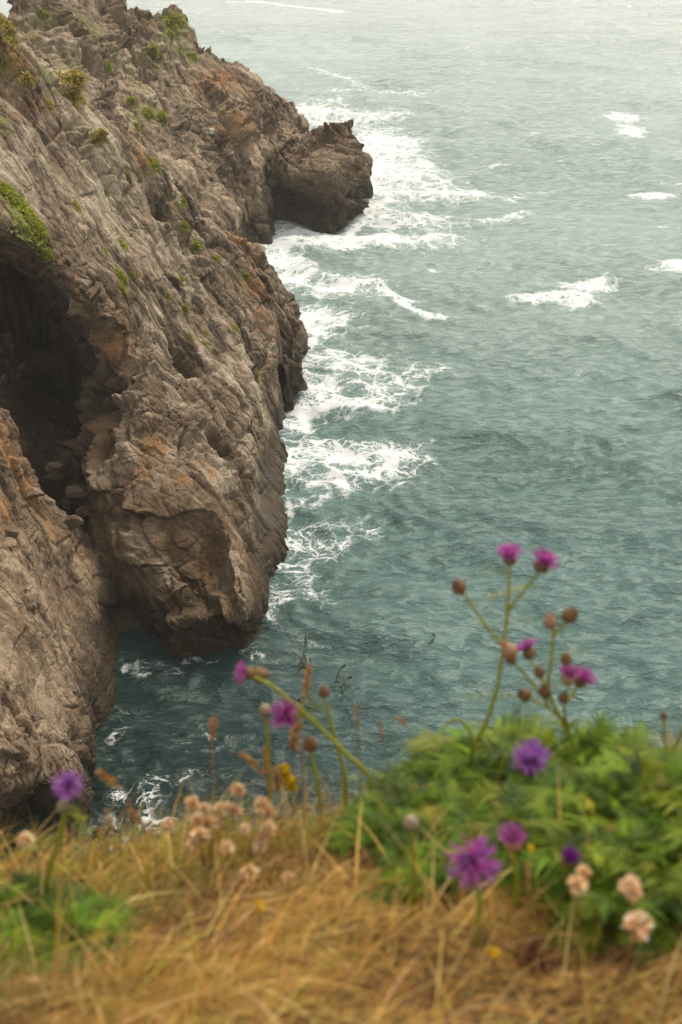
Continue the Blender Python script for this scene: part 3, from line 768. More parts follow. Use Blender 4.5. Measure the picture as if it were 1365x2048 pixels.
GOLD = [(0.47, 0.265, 0.055), (0.56, 0.37, 0.12), (0.36, 0.155, 0.030), (0.27, 0.22, 0.03), (0.64, 0.45, 0.16), (0.15, 0.058, 0.018)]
def build_grass():
    n = 52000
    y = rng.uniform(0.75, 2.75, n)
    x = rng.uniform(-1, 1, n) * (0.30 * (y * .891 + .9) + 0.25)
    out = rng.uniform(size=n) < .25            # the turf goes on to both sides
    x = np.where(out, rng.uniform(-3.2, 3.2, n), x)
    keep = y < g_edge(x) + 0.22
    x, y = x[keep], y[keep]; n = len(x)
    z = g_height(x, y)
    base = np.stack([x, y, z - 0.004], -1)
    lean = vnoise(np.stack([x * 2.5, y * 2.5, 0 * x], -1), 41) * 2.2 + 0.5
    az = lean + rng.normal(0, 1.2, n)
    el = np.clip(rng.normal(0.75, 0.38, n), 0.08, 1.5)
    d = np.stack([np.cos(az) * np.cos(el), np.sin(az) * np.cos(el), np.sin(el)], -1)
    edge = sstep(0.35, 0.0, np.abs(y - g_edge(x)))
    ln = np.where(out[keep], 1.5, 1.0) * rng.uniform(0.04, 0.125, n) * (1 + 0.55 * edge * (x < 0.1)) * (0.7 + 0.6 * vnoise(np.stack([x * 3, y * 3, 0 * x + 3], -1), 43) ** 2)
    w = rng.uniform(0.0011, 0.0026, n)
    v, f, m = ribbons(base, d, ln, w, rng.uniform(0.1, 0.6, n))
    gr = sstep(-0.15, 0.45, vnoise(np.stack([x * 4.2, y * 4.2, 0 * x], -1), 51) + 0.5 * edge)
    brown = sstep(0.0, 0.45, vnoise(np.stack([x * 5.1 + 4, y * 5.1, 0 * x], -1), 52) + 0.8 * np.exp(-(((x - .22) / .2) ** 2 + ((y - 1.28) / .14) ** 2)) + 1.1 * np.exp(-(((x + .185) / .05) ** 2 + ((y - 1.43) / .05) ** 2)) - .05)
    c = palette(n, GOLD, [4, 3.2, 1.4, 2.6, 1.6, 1.3])
    green = palette(n, [(0.16, 0.19, 0.04), (0.25, 0.25, 0.06), (0.32, 0.26, 0.07)], [1, 1.2, 1.2])
    c = np.where((rng.uniform(size=n) < gr * 0.85)[:, None], green, c)
    dark = palette(n, [(0.13, 0.06, 0.03), (0.22, 0.10, 0.045), (0.28, 0.17, 0.08)], [1, 1.2, 1])
    c = np.where((rng.uniform(size=n) < brown * 0.85)[:, None], dark, c)
    # long tangled straws, and a taller fringe along the brink
    VV, FF, CC, off = [v], [f], [np.repeat(c, m, 0)], len(v)
    for kind, nn in (('straw', 2600), ('fringe', 5200)):
        y2 = rng.uniform(0.8, 2.6, nn); x2 = rng.uniform(-1, 1, nn) * (0.30 * (y2 * .891 + .9) + 0.2)
        if kind == 'fringe':
            x2 = np.where(rng.uniform(size=nn) < .8, rng.uniform(-1.0, 0.16, nn), rng.uniform(.5, 1.0, nn)); y2 = g_edge(x2) - np.abs(rng.normal(0, .16, nn)) + .04
        k2 = y2 < g_edge(x2) + .1; x2, y2 = x2[k2], y2[k2]; nn = len(x2)
        b2 = np.stack([x2, y2, g_height(x2, y2)], -1)
        az2 = rng.normal(.3, 1.2, nn); el2 = np.clip(rng.normal(.7 if kind == 'straw' else 1.12, .35, nn), .15, 1.5)
        d2 = np.stack([np.cos(az2) * np.cos(el2), np.sin(az2) * np.cos(el2), np.sin(el2)], -1)
        l2 = rng.uniform(.09, .20, nn) if kind == 'straw' else .06 + .16 * rng.uniform(0, 1, nn) ** 2
        v2, f2, m2 = ribbons(b2, d2, l2, rng.uniform(.0016, .0032, nn), rng.uniform(.15, .7, nn), 6)
        c2 = palette(nn, [(0.62, 0.40, 0.10), (0.70, 0.50, 0.20), (0.48, 0.25, 0.05), (0.34, 0.28, 0.04)] if kind == 'straw' else [(0.62, 0.41, 0.12), (0.38, 0.33, 0.05), (0.24, 0.25, 0.03), (0.52, 0.28, 0.06)], [2.4, 1.6, 1.1, 1.2])
        VV.append(v2); FF.append(f2 + off); CC.append(np.repeat(c2, m2, 0)); off += len(v2)
    v, f, c = np.concatenate(VV), np.concatenate(FF), np.concatenate(CC)
    o = mesh_np('grass', v, f, LEAF, smooth=False, attrs={'col': c})
    tag(o, 'dry golden grass mat on the clifftop in front', 'grass', kind='stuff')
build_grass()
def dead_clump(px, py, n, label):
    g = on_ground(px, py)
    az = rng.uniform(0, 6.28, n); el = rng.uniform(.1, 1.2, n)
    d = np.stack([np.cos(az) * np.cos(el), np.sin(az) * np.cos(el), np.sin(el)], -1)
    b = g + rng.normal(0, .012, (n, 3)) * [1, 1, .3]
    v, f, m = ribbons(b, d, rng.uniform(.02, .055, n), rng.uniform(.003, .006, n), rng.uniform(.1, .6, n), 4)
    o = mesh_np('dead_plant', v, f, LEAF, smooth=False, attrs={'col': np.repeat(palette(n, [(.10, .035, .02), (.16, .06, .03), (.22, .10, .045)], [2, 2, 1]), m, 0)}, origin=g)
    tag(o, label, 'dead plant')
dead_clump(345, 1865, 160, 'dark reddish brown withered clump in the grass at lower left')
dead_clump(1075, 1930, 130, 'dark brown withered clump in the bare turf at bottom right')

# ------------------------------------------------------------------ feathery green plants
def fronds(base, direc, length, col, pairs=7, lobes=1.0):
    """divided leaves: a midrib and pairs of narrow leaflets, arching"""
    V, F, Ccol = [], [], []
    off = 0
    n = len(base)
    rib_v, rib_f, m = ribbons(base, direc, length, np.full(n, .0020), np.full(n, .42), 5)
    V.append(rib_v); F.append(rib_f); Ccol.append(np.repeat(col * 1.15, m, 0)); off = len(rib_v)
    hz = direc.copy(); hz[:, 2] = 0; hz /= np.linalg.norm(hz, axis=1, keepdims=True) + 1e-9
    side = np.cross(direc, np.array([0, 0, 1.0])); side /= np.linalg.norm(side, axis=1, keepdims=True) + 1e-9
    for k in range(pairs + 1):
        t = 0.28 + 0.72 * k / pairs
        p = base + direc * (length * t)[:, None] + (hz * .35 + np.array([0, 0, -1.0])) * (.42 * length * t * t)[:, None]
        tang = direc + (hz * .35 + np.array([0, 0, -1.0])) * (0.84 * t); tang /= np.linalg.norm(tang, axis=1, keepdims=True)
        for sgn in ((-1, 1) if k < pairs else (0,)):
            d = tang * rng.uniform(.55, .95, (n, 1)) + side * sgn + np.array([0, 0, .25]) * rng.normal(0.3, .6, (n, 1))
            d /= np.linalg.norm(d, axis=1, keepdims=True)
            ll = length * (0.36 * math.sin(math.pi * min(.95, .25 + .65 * (1 - t))) + .08) * rng.uniform(.7, 1.2, n) * lobes
            nrm = np.cross(d, tang + 0.01); nrm /= np.linalg.norm(nrm, axis=1, keepdims=True) + 1e-9
            wdir = np.cross(nrm, d)
            v, f, mm = ribbons(p, d, ll, ll * rng.uniform(.09, .15, n), rng.uniform(.05, .35, n), 3, side=wdir, taper=.85)
            V.append(v); F.append(f + off); off += len(v)
            Ccol.append(np.repeat(col * rng.uniform(.85, 1.15, (n, 1)), mm, 0))
    return np.concatenate(V), np.concatenate(F), np.concatenate(Ccol)

def leafy_plant(mounds, label, cols, wts, name='leafy_plant'):
    org = np.array([mounds[0][0], mounds[0][1], gz(mounds[0][0], mounds[0][1])])
    root = empty(name, org, label, 'leafy plant', 'feathery green plants on the clifftop')
    B, D, L = [], [], []
    for (cx, cy, rx, ry, h, n) in mounds:
        a = rng.uniform(0, 2 * math.pi, n); r = np.sqrt(rng.uniform(0, 1, n))
        bx, by = cx + rx * .75 * r * np.cos(a), cy + ry * .75 * r * np.sin(a)
        bz = g_height(bx, by)
        rag = vnoise(np.stack([bx * 11, by * 11, 0 * bx], -1), 61)
        hh = .82 * h * np.sqrt(np.clip(1 - (r * .85) ** 2, .05, 1)) * rng.uniform(.2, 1.0, n) * (1 + .75 * rag)
        B.append(np.stack([bx, by, bz + hh * .62], -1))
        el = np.clip(rng.normal(.8 - .45 * r, .45), -.1, 1.5); aa = a + rng.normal(0, .8, n)
        D.append(np.stack([np.cos(aa) * np.cos(el), np.sin(aa) * np.cos(el), np.sin(el)], -1))
        L.append((.4 + .6 * rng.uniform(0, 1, n) ** 1.5) * (.042 + h * .30))
    B, D, L = map(np.concatenate, (B, D, L))
    v, f, c = fronds(B, D, L, palette(len(B), cols, wts, .3), 9)
    mesh_np('foliage', v, f, LEAF, root, smooth=False, attrs={'col': c})
    # stems that carry the leaves
    k = rng.choice(len(B), min(160, len(B)), replace=False)
    b0 = B[k].copy(); b0[:, 2] = g_height(b0[:, 0], b0[:, 1]) - .005
    d0 = B[k] + D[k] * .01 - b0; ll = np.linalg.norm(d0, axis=1); d0 /= ll[:, None]
    v, f, m = ribbons(b0, d0, ll, np.full(len(k), .003), np.zeros(len(k)), 2, taper=.3)
    tag(mesh_np('stems', v, f, LEAF, root, smooth=False, attrs={'col': np.repeat(palette(len(k), [(.12, .16, .03), (.2, .2, .05)], [1, 1]), m, 0)}), kind='stuff')
    return root
GREEN = [(0.075, 0.140, 0.006), (0.120, 0.195, 0.008), (0.180, 0.245, 0.012), (0.038, 0.075, 0.005), (0.28, 0.26, 0.03)]
def mound(px, py, rx, ry, h, n):
    p = on_ground(px, py); return (p[0], p[1], rx, ry, h, n)
leafy_plant([mound(930, 1640, .16, .17, .20, 1900), mound(1090, 1630, .19, .18, .17, 1800), mound(810, 1680, .09, .13, .13, 650), mound(1240, 1670, .21, .18, .14, 1500), mound(1335, 1660, .13, .14, .07, 420), mound(1320, 1760, .18, .11, .09, 600), mound(1000, 1720, .2, .06, .07, 420)],
            'big bright green feathery leaf mound spreading across the lower right of the clifftop', GREEN, [2, 3, 2.2, 1.4, .35])
leafy_plant([mound(20, 1870, .10, .10, .09, 460), mound(110, 1890, .09, .09, .07, 300), mound(-60, 1900, .1, .1, .09, 240)],
            'small dark green leafy clump at the lower left corner among dry grass', GREEN, [2, 2.5, 1.2, 1.5, .6])

# ------------------------------------------------------------------ flower builders
def join(parts):
    V, F, Cc, off = [], [], [], 0
    for v, f, c in parts:
        v = np.asarray(v, float); f = np.asarray(f)
        if f.shape[1] == 3: f = np.concatenate([f, f[:, 2:3]], 1)
        V.append(v); F.append(f + off); off += len(v)
        c = np.asarray(c, float); Cc.append(np.tile(c, (len(v), 1)) if c.ndim == 1 else c)
    return np.concatenate(V), np.concatenate(F), np.concatenate(Cc)
def tube(pts, r0, r1, col, nseg=8, sides=7):
    P = catmull(np.array(pts, float), [nseg] * (len(pts) - 1)) if len(pts) > 2 else np.array([np.array(pts[0]) + (np.array(pts[1]) - np.array(pts[0])) * t for t in np.linspace(0, 1, nseg + 1)])
    T = np.gradient(P, axis=0); T /= np.linalg.norm(T, axis=1, keepdims=True) + 1e-9
    a = np.cross(T, np.array([0.3, 1.0, 0.1])); a /= np.linalg.norm(a, axis=1, keepdims=True)
    b = np.cross(T, a)
    th = np.linspace(0, 2 * math.pi, sides, endpoint=False)
    r = np.linspace(r0, r1, len(P))[:, None, None]
    v = P[:, None] + r * (a[:, None] * np.cos(th)[None, :, None] + b[:, None] * np.sin(th)[None, :, None])
    return v.reshape(-1, 3), grid_faces(len(P), sides, True), np.array(col, float)
def axes(up):
    up = np.asarray(up, float); up = up / np.linalg.norm(up)
    a = np.cross(up, [0.2, 0.9, 0.35]); a /= np.linalg.norm(a)
    return a, np.cross(up, a), up
def lathe(c, up, prof, cols, sides=14, bump=0.0):
    """prof: (height, radius) rings"""
    a, b, u = axes(up)
    th = np.linspace(0, 2 * math.pi, sides, endpoint=False)
    v, cc = [], []
    for k, (h, r) in enumerate(prof):
        rr = r * (1 + bump * np.where((np.arange(sides) + k) % 2 == 0, 1, -1))
        ring = np.asarray(c) + u * h + a * (rr * np.cos(th))[:, None] + b * (rr * np.sin(th))[:, None]
        v.append(ring)
        base = np.array(cols[min(len(cols) - 1, int(k * len(cols) / len(prof)))])
        cc.append(np.clip(base * (1 + 0.25 * np.where((np.arange(sides) + k) % 2 == 0, 1, -1))[:, None], 0, 1))
    return np.concatenate(v), grid_faces(len(prof), sides, True), np.concatenate(cc)
BROWN = [(0.20, 0.115, 0.045), (0.26, 0.15, 0.07), (0.13, 0.07, 0.035)]
PURPLE = [(0.46, 0.07, 0.36), (0.54, 0.13, 0.44), (0.36, 0.045, 0.30), (0.62, 0.24, 0.50)]
LILAC = [(0.42, 0.16, 0.50), (0.50, 0.24, 0.56), (0.34, 0.10, 0.44)]
DEEP = [(0.22, 0.03, 0.26), (0.28, 0.05, 0.32), (0.16, 0.02, 0.20)]
def involucre(R_, h):
    return [(0, .18 * R_), (.08 * h, .62 * R_), (.25 * h, .92 * R_), (.45 * h, R_), (.65 * h, .9 * R_), (.85 * h, .66 * R_), (h, .45 * R_)]
def flower_head(parent, c, up, d, pal=PURPLE, spread=0.75, papery=False, name='flower_head'):
    """knapweed head of overall width d: scaly brown cup, ragged purple florets"""
    rb = d * .30; hb = d * .52
    v, f, cc = lathe(np.asarray(c) - axes(up)[2] * hb * .8, up, involucre(rb, hb), BROWN if not papery else [(0.42, 0.24, 0.12), (0.52, 0.33, 0.2)], 14, .08)
    o = mesh_np(name, v, f, LEAF, parent, attrs={'col': cc})
    a, b, u = axes(up)
    n = 170
    ph = rng.uniform(0, 2 * math.pi, n); q = np.sqrt(rng.uniform(0, 1, n))
    el = (1 - q * spread) * math.pi / 2
    dr = np.cos(el)[:, None] * (a * np.cos(ph)[:, None] + b * np.sin(ph)[:, None]) + np.sin(el)[:, None] * u
    base = np.asarray(c) + u * hb * .12 + (a * np.cos(ph)[:, None] + b * np.sin(ph)[:, None]) * (q * rb * .5)[:, None]
    ln = d * (.38 + .10 * q) * rng.uniform(.8, 1.15, n)
    v, f, m = ribbons(base, dr, ln, np.full(n, d * .05), rng.uniform(0, .12, n), 3, taper=.45)
    pet = mesh_np('petals', v, f, LEAF, None, smooth=False, attrs={'col': np.repeat(palette(n, pal, [1] * len(pal), .2), m, 0)})
    # a sub-part: child of the head, whose own origin is the plant's
    pet.parent = o
    pet.data.transform(__import__('mathutils').Matrix.Translation(-Vector(parent.location)))
    return o
def bud(parent, c, up, d, cols=BROWN, tip=None, name='bud'):
    pr = involucre(d / 2, d * 1.08)
    v = lathe(np.asarray(c) - axes(up)[2] * d * .5, up, pr + [(d * 1.1, d * .02)], cols, 14, .09)
    ps = [v]
    if tip is not None:
        a, b, u = axes(up)
        n = 26; ph = rng.uniform(0, 6.28, n)
        dr = u + (a * np.cos(ph)[:, None] + b * np.sin(ph)[:, None]) * rng.uniform(.1, .7, (n, 1)); dr /= np.linalg.norm(dr, axis=1, keepdims=True)
        rv, rf, m = ribbons(np.tile(np.asarray(c) + u * d * .35, (n, 1)), dr, np.full(n, d * .55), np.full(n, d * .12), np.zeros(n), 2, taper=.4)
        ps.append((rv, rf, np.repeat(palette(n, [tip], [1]), m, 0)))
    v, f, cc = join(ps)
    return mesh_np(name, v, f, LEAF, parent, attrs={'col': cc})
def papery_head(parent, c, d, cols=((0.86, 0.60, 0.36), (0.90, 0.74, 0.52), (0.78, 0.47, 0.22)), name='seed_head'):
    """dried thrift head: a ball of papery bracts"""
    n = 95
    p = rng.normal(size=(n, 3)); p[:, 2] += .35; p /= np.linalg.norm(p, axis=1, keepdims=True)
    base = np.asarray(c) + p * d * .22
    dr = p + rng.normal(0, .25, (n, 3)); dr /= np.linalg.norm(dr, axis=1, keepdims=True)
    v, f, m = ribbons(base, dr, np.full(n, d * .30) * rng.uniform(.8, 1.2, n), np.full(n, d * .22), rng.uniform(0, .2, n), 2, taper=.55)
    core = lathe(np.asarray(c) - np.array([0, 0, d * .32]), (0, 0, 1), [(0, .03 * d), (.15 * d, .2 * d), (.33 * d, .3 * d), (.5 * d, .2 * d), (.6 * d, .02 * d)], [(0.55, 0.30, 0.14)], 10)
    v, f, cc = join([(v, f, np.repeat(palette(n, cols, [1] * len(cols), .14), m, 0)), core])
    return mesh_np(name, v, f, LEAF, parent, smooth=False, attrs={'col': cc})
STEM = (0.36, 0.37, 0.04)
def stem_mesh(parent, pts, r0=.0021, r1=.0014, col=STEM, name='stem'):
    v, f, c = tube(pts, r0, r1, col)
    c = np.tile(c, (len(v), 1)) * rng.uniform(.85, 1.15)
    return mesh_np(name, v, f, LEAF, parent, attrs={'col': c})
def stem_leaves(parent, pts, n, ln=.055, col=((0.34, 0.33, 0.03), (0.22, 0.26, 0.025))):
    P = catmull(np.array(pts, float), [10] * (len(pts) - 1))
    k = rng.randint(2, len(P) - 2, n)
    for i in k:
        az = rng.uniform(0, 6.28); d = np.array([[math.cos(az), math.sin(az) * .5, rng.uniform(.1, .7)]]); d /= np.linalg.norm(d)
        v, f, c = fronds(P[i:i + 1], d, np.array([ln * rng.uniform(.6, 1.1)]), palette(1, col, [1, 1]), 3, .8)
        mesh_np('leaf', v, f, LEAF, parent, smooth=False, attrs={'col': c})
def px2m(px, Y):      # photo pixels to metres at that distance
    return px * _K / 1024 * (Y * math.cos(_p) + 1.6 * math.sin(_p))
def toward(p, q): 
    d = np.asarray(q, float) - np.asarray(p, float); return d / (np.linalg.norm(d) + 1e-9)

def knapweed(Y, stems, heads, label, leaves=3):
    """stems: lists of photo pixels, the first from the ground up; heads: (kind, px, py, size in px, stem index)"""
    pts = [[W(x, y, Y + dy) for (x, y, dy) in st] for st in stems]
    base = pts[0][0].copy()
    g = np.array([base[0], base[1], min(base[2] - .02, gz(base[0], base[1]) - .01)])
    pts[0] = [g] + pts[0]
    root = empty('knapweed', g, label, 'wildflower', 'purple knapweed plants on the clifftop')
    for k, st in enumerate(pts):
        stem_mesh(root, st, .0044 if k == 0 else .0029, .0024 if k == 0 else .0020)
    stem_leaves(root, pts[0], leaves + (3 if leaves > 2 else 0))
    if leaves > 5:
        for st in pts[1:5]: stem_leaves(root, st, 1, .03)
    for (kind, x, y, size, k) in heads:
        c = W(x, y, Y + stems[k][-1][2]); d = px2m(size, Y)
        up = toward(pts[k][-2], pts[k][-1]) + np.array([0, -.25, .35])
        if kind == 'purple': flower_head(root, c, up, d)
        elif kind == 'side': flower_head(root, c, np.array([-.8, -.2, .3]), d)
        elif kind == 'lilac': flower_head(root, c, np.array([0.1, -.5, .8]), d, LILAC)
        elif kind == 'open': flower_head(root, c, np.array([0.0, -.85, .45]), d, PURPLE[:2] + LILAC[:1], 1.0)
        elif kind == 'deep': flower_head(root, c, np.array([0.3, -.2, .9]), d, DEEP, .6)
        elif kind == 'pink': flower_head(root, c, up, d, [(0.46, 0.11, 0.36), (0.52, 0.2, 0.40), (0.36, .06, .32)], .6, True)
        elif kind == 'bud': bud(root, c, up, d)
        elif kind == 'peach': bud(root, c, up, d, [(0.42, 0.22, 0.11), (0.5, 0.3, 0.18)], (0.62, 0.38, 0.24))
        elif kind == 'pale': bud(root, c, up, d, [(0.30, 0.27, 0.18), (0.40, 0.34, 0.22)])
    return root

knapweed(1.95, [[(940, 1520, 0), (975, 1440, 0), (996, 1370, 0), (1010, 1270, 0), (1017, 1200, 0), (1019, 1128, 0)], [(1015, 1225, 0), (1045, 1185, 0), (1080, 1142, 0)], [(1003, 1290, 0), (965, 1240, 0), (922, 1182, -.02)], [(946, 1512, 0), (940, 1462, 0), (915, 1438, 0), (888, 1452, 0)]],
         [('purple', 1020, 1112, 44, 0), ('purple', 1087, 1126, 50, 1), ('bud', 918, 1174, 27, 2)],
         'tallest knapweed stem with two purple heads on top and one brown bud leaning left', 7)
knapweed(1.92, [[(1165, 1530, 0), (1130, 1450, 0), (1098, 1385, 0), (1104, 1310, 0), (1108, 1250, 0)], [(1105, 1275, 0), (1125, 1250, 0), (1138, 1236, 0)], [(1098, 1385, 0), (1078, 1345, 0), (1058, 1312, .02)], [(1092, 1400, 0), (1055, 1355, 0), (1024, 1322, 0)],
                [(1135, 1460, 0), (1128, 1400, -.02), (1140, 1365, -.02)], [(1138, 1400, 0), (1155, 1375, .02), (1166, 1364, .02)], [(1130, 1440, 0), (1095, 1415, 0), (1055, 1395, 0)], [(1100, 1420, -.01), (1093, 1400, -.01), (1090, 1388, -.01)], [(1130, 1350, 0), (1132, 1335, 0), (1132, 1322, 0)], [(1098, 1385, -.01), (1086, 1365, -.01), (1079, 1348, -.01)]],
         [('peach', 1100, 1245, 24, 0), ('bud', 1140, 1231, 29, 1), ('purple', 1056, 1300, 44, 2), ('peach', 1018, 1302, 30, 3), ('bud', 1022, 1318, 22, 3), ('pink', 1137, 1352, 42, 4), ('purple', 1165, 1357, 44, 5), ('bud', 1050, 1391, 26, 6), ('bud', 1090, 1383, 25, 7), ('bud', 1132, 1319, 22, 8), ('bud', 1079, 1344, 22, 9), ('bud', 1127, 1396, 22, 4)],
         'bushy branched knapweed right of the tallest stem, crowded with buds and purple heads', 8)
knapweed(1.95, [[(740, 1560, 0), (690, 1505, 0), (640, 1455, 0), (590, 1410, 0), (545, 1372, 0), (505, 1352, 0)], [(560, 1385, 0), (540, 1368, 0), (526, 1356, .02)], [(608, 1428, 0), (590, 1438, 0), (574, 1440, -.02)]],
         [('side', 492, 1346, 40, 0), ('bud', 523, 1351, 30, 1), ('purple', 573, 1430, 58, 2)],
         'knapweed stem leaning far left over the dark water with a purple head at its tip', 3)
knapweed(1.98, [[(690, 1560, 0), (672, 1480, 0), (655, 1420, 0), (648, 1392, 0)]], [('bud', 648, 1384, 22, 0)], 'lone knapweed bud on an upright stem above the leaning stem', 2)
knapweed(2.0, [[(640, 1600, 0), (630, 1540, 0), (622, 1500, 0)]], [('bud', 621, 1489, 30, 0)], 'brown knapweed bud half hidden in the grass below the leaning stem', 1)
knapweed(2.02, [[(540, 1560, 0), (536, 1480, 0), (531, 1428, 0)]], [('pale', 531, 1421, 24, 0)], 'small pale knapweed bud just left of the hanging purple head', 1)
knapweed(1.62, [[(95, 1760, 0), (115, 1690, 0), (130, 1640, 0), (138, 1590, 0)], [(122, 1665, 0), (126, 1640, 0), (127, 1620, 0)]],
         [('lilac', 138, 1574, 56, 0), ('pale', 127, 1613, 26, 1)], 'lilac knapweed alone at the far left in front of the dark rock foot', 4)
knapweed(1.72, [[(1070, 1600, 0), (1062, 1560, 0), (1058, 1535, 0)]], [('lilac', 1058, 1522, 70, 0)], 'large pale purple knapweed head standing at the top of the green leaf mound', 1)
knapweed(1.74, [[(1130, 1640, 0), (1128, 1600, 0), (1125, 1575, 0)]], [('peach', 1125, 1566, 40, 0)], 'faded peach knapweed head at the top right of the green leaf mound', 1)
knapweed(1.38, [[(960, 1800, 0), (950, 1765, 0), (946, 1740, 0)]], [('open', 945, 1722, 84, 0)], 'biggest open purple knapweed facing us at the front of the leaf mound', 0)
knapweed(1.46, [[(1035, 1770, 0), (1030, 1730, 0), (1026, 1695, 0)]], [('pink', 1026, 1680, 56, 0)], 'half open knapweed with papery brown collar amid the green leaves', 0)
knapweed(1.46, [[(1120, 1790, 0), (1130, 1755, 0), (1136, 1732, 0)]], [('deep', 1138, 1718, 44, 0)], 'small dark violet knapweed bud opening right of the biggest flower', 0)
knapweed(1.5, [[(828, 1720, 0), (824, 1690, 0), (822, 1660, 0)]], [('pale', 822, 1647, 30, 0)], 'round grey knapweed bud at the left side of the leaf mound', 0)
knapweed(2.1, [[(1236, 1560, 0), (1240, 1530, 0), (1243, 1510, 0)]], [('bud', 1243, 1500, 24, 0)], 'single brown knapweed bud against the water near the right edge', 1)
knapweed(1.9, [[(1290, 1600, 0), (1325, 1540, 0), (1360, 1475, 0), (1385, 1420, 0)], [(1340, 1515, 0), (1330, 1480, 0), (1328, 1440, 0)]], [('purple', 1392, 1402, 40, 0), ('bud', 1328, 1432, 14, 1)], 'green knapweed stem leaning out past the right edge of the clifftop', 5)

def thrift(Y, heads, base, label):
    bp = W(base[0], base[1], Y); g = np.array([bp[0], bp[1], gz(bp[0], bp[1]) - .005])
    root = empty('thrift', g, label, 'wildflower', 'dried thrift plants on the clifftop')
    for (x, y, sz, dy) in heads:
        c = W(x, y, Y + dy)
        mid = (c + g) / 2 + np.array([rng.normal(0, .006), rng.normal(0, .006), .012])
        stem_mesh(root, [g + rng.normal(0, .008, 3) * [1, 1, 0], mid, c - np.array([0, 0, .004])], .0010, .0008, (0.40, 0.22, 0.09))
        papery_head(root, c, px2m(sz, Y + dy) * 1.15)
    return root
thrift(1.85, [(385, 1605, 25, 0), (410, 1617, 20, .02), (395, 1640, 27, 0), (415, 1645, 24, .01), (433, 1648, 22, 0), (400, 1672, 34, -.04), (385, 1690, 24, -.05), (440, 1618, 22, .03), (455, 1618, 26, .02), (470, 1622, 22, .02)], (420, 1790), 'dense cluster of dried peach thrift heads at left centre above the grass')
thrift(1.85, [(525, 1610, 30, 0), (537, 1625, 26, .01), (536, 1655, 30, -.02), (524, 1678, 24, -.03), (520, 1696, 26, -.04)], (500, 1800), 'column of dried peach thrift heads stacked above one another right of the cluster')
thrift(1.88, [(475, 1580, 26, 0)], (490, 1740), 'single high dried thrift head between the cluster and the column')
thrift(1.85, [(335, 1648, 22, 0)], (350, 1790), 'lone dried thrift head left of the dense cluster')
thrift(1.80, [(491, 1657, 20, 0), (455, 1695, 26, -.03)], (470, 1800), 'two small dried thrift heads low between the cluster and the column')
thrift(1.68, [(499, 1745, 32, 0)], (470, 1840), 'dried thrift head bent low in the grass beneath the column')
thrift(1.66, [(577, 1755, 20, 0)], (560, 1830), 'small pale thrift head low in the grass right of centre left')
thrift(1.32, [(1155, 1770, 32, 0), (1168, 1745, 24, .02)], (1150, 1890), 'pair of dried thrift heads below the leaf mound, cream above tan')
thrift(1.30, [(1260, 1772, 34, 0), (1266, 1786, 28, -.01), (1275, 1850, 46, -.05)], (1255, 1930), 'cream dried thrift heads at the lower right over dark leaves')
thrift(1.66, [(52, 1680, 30, 0)], (110, 1760), 'dried tan seed head bending left at the far left edge')

def grass_spike(Y, pts, label, hw=9, frac=.45, col=(0.50, 0.27, 0.09)):
    P = [W(x, y, Y) for (x, y) in pts]
    g = np.array([P[0][0], P[0][1], min(P[0][2] - .02, gz(P[0][0], P[0][1]) - .005)])
    P = [g] + P
    root = empty('grass_stalk', g, label, 'grass stalk', 'tall dry grass stalks on the clifftop')
    stem_mesh(root, P, .0011, .0007, (0.46, 0.29, 0.10))
    C_ = catmull(np.array(P), [14] * (len(P) - 1))
    k0 = int(len(C_) * (1 - frac)); S_ = C_[k0:]
    n = 80; ii = rng.randint(0, len(S_) - 1, n)
    tg = S_[np.minimum(ii + 1, len(S_) - 1)] - S_[ii]; tg /= np.linalg.norm(tg, axis=1, keepdims=True) + 1e-9
    d = tg + rng.normal(0, .35, (n, 3)); d /= np.linalg.norm(d, axis=1, keepdims=True)
    r = px2m(hw, Y)
    v, f, m = ribbons(S_[ii], d, np.full(n, r * 1.7) * rng.uniform(.6, 1.1, n), np.full(n, r * .55), np.zeros(n), 2, taper=.6)
    mesh_np('seed_head', v, f, LEAF, root, smooth=False, attrs={'col': np.repeat(palette(n, [col, (0.60, 0.38, 0.16), (0.38, .18, .055)], [2, 1, 1]), m, 0)})
    return root
grass_spike(1.95, [(432, 1640), (428, 1560), (424, 1490), (428, 1440)], 'upright golden grass stalk left of the yellow flowers, tallest on the left', 8, .22)
grass_spike(1.7, [(310, 1690), (275, 1630), (240, 1575), (205, 1548)], 'golden grass stalk drooping left across the rock foot', 10, .25)
grass_spike(1.95, [(592, 1640), (592, 1560), (588, 1500), (592, 1455)], 'fat golden grass stalk under the hanging purple knapweed head', 11, .28)
grass_spike(2.0, [(605, 1560), (602, 1490), (601, 1450), (600, 1410)], 'pale straw grass stalk just right of the hanging purple knapweed head', 5, .3, (0.6, .42, .2))
grass_spike(1.95, [(560, 1680), (535, 1580), (515, 1535), (485, 1508)], 'straw grass stalk bent left below the knapweed buds', 9, .35)
grass_spike(1.95, [(545, 1680), (540, 1590), (533, 1540), (530, 1500)], 'upright straw grass stalk beside the bent one', 8, .35)
grass_spike(1.95, [(572, 1690), (560, 1610), (556, 1575), (552, 1540)], 'thick tan grass stalk left of the yellow flower spike', 10, .35)
grass_spike(2.05, [(608, 1480), (606, 1430), (612, 1380), (618, 1340)], 'tan grass stalk high over the dark water beside the knapweed bud', 9, .35)
grass_spike(2.1, [(722, 1540), (718, 1490), (716, 1450), (712, 1412)], 'thin tan grass stalk left of the leaf mound over the water', 5, .3)
grass_spike(2.1, [(780, 1560), (772, 1510), (766, 1475), (760, 1445)], 'short tan grass stalk at the left top of the leaf mound', 5, .3)
grass_spike(2.1, [(850, 1500), (830, 1470), (812, 1450), (796, 1436)], 'tan grass stalk slanting left over the leaf mound', 5, .3)
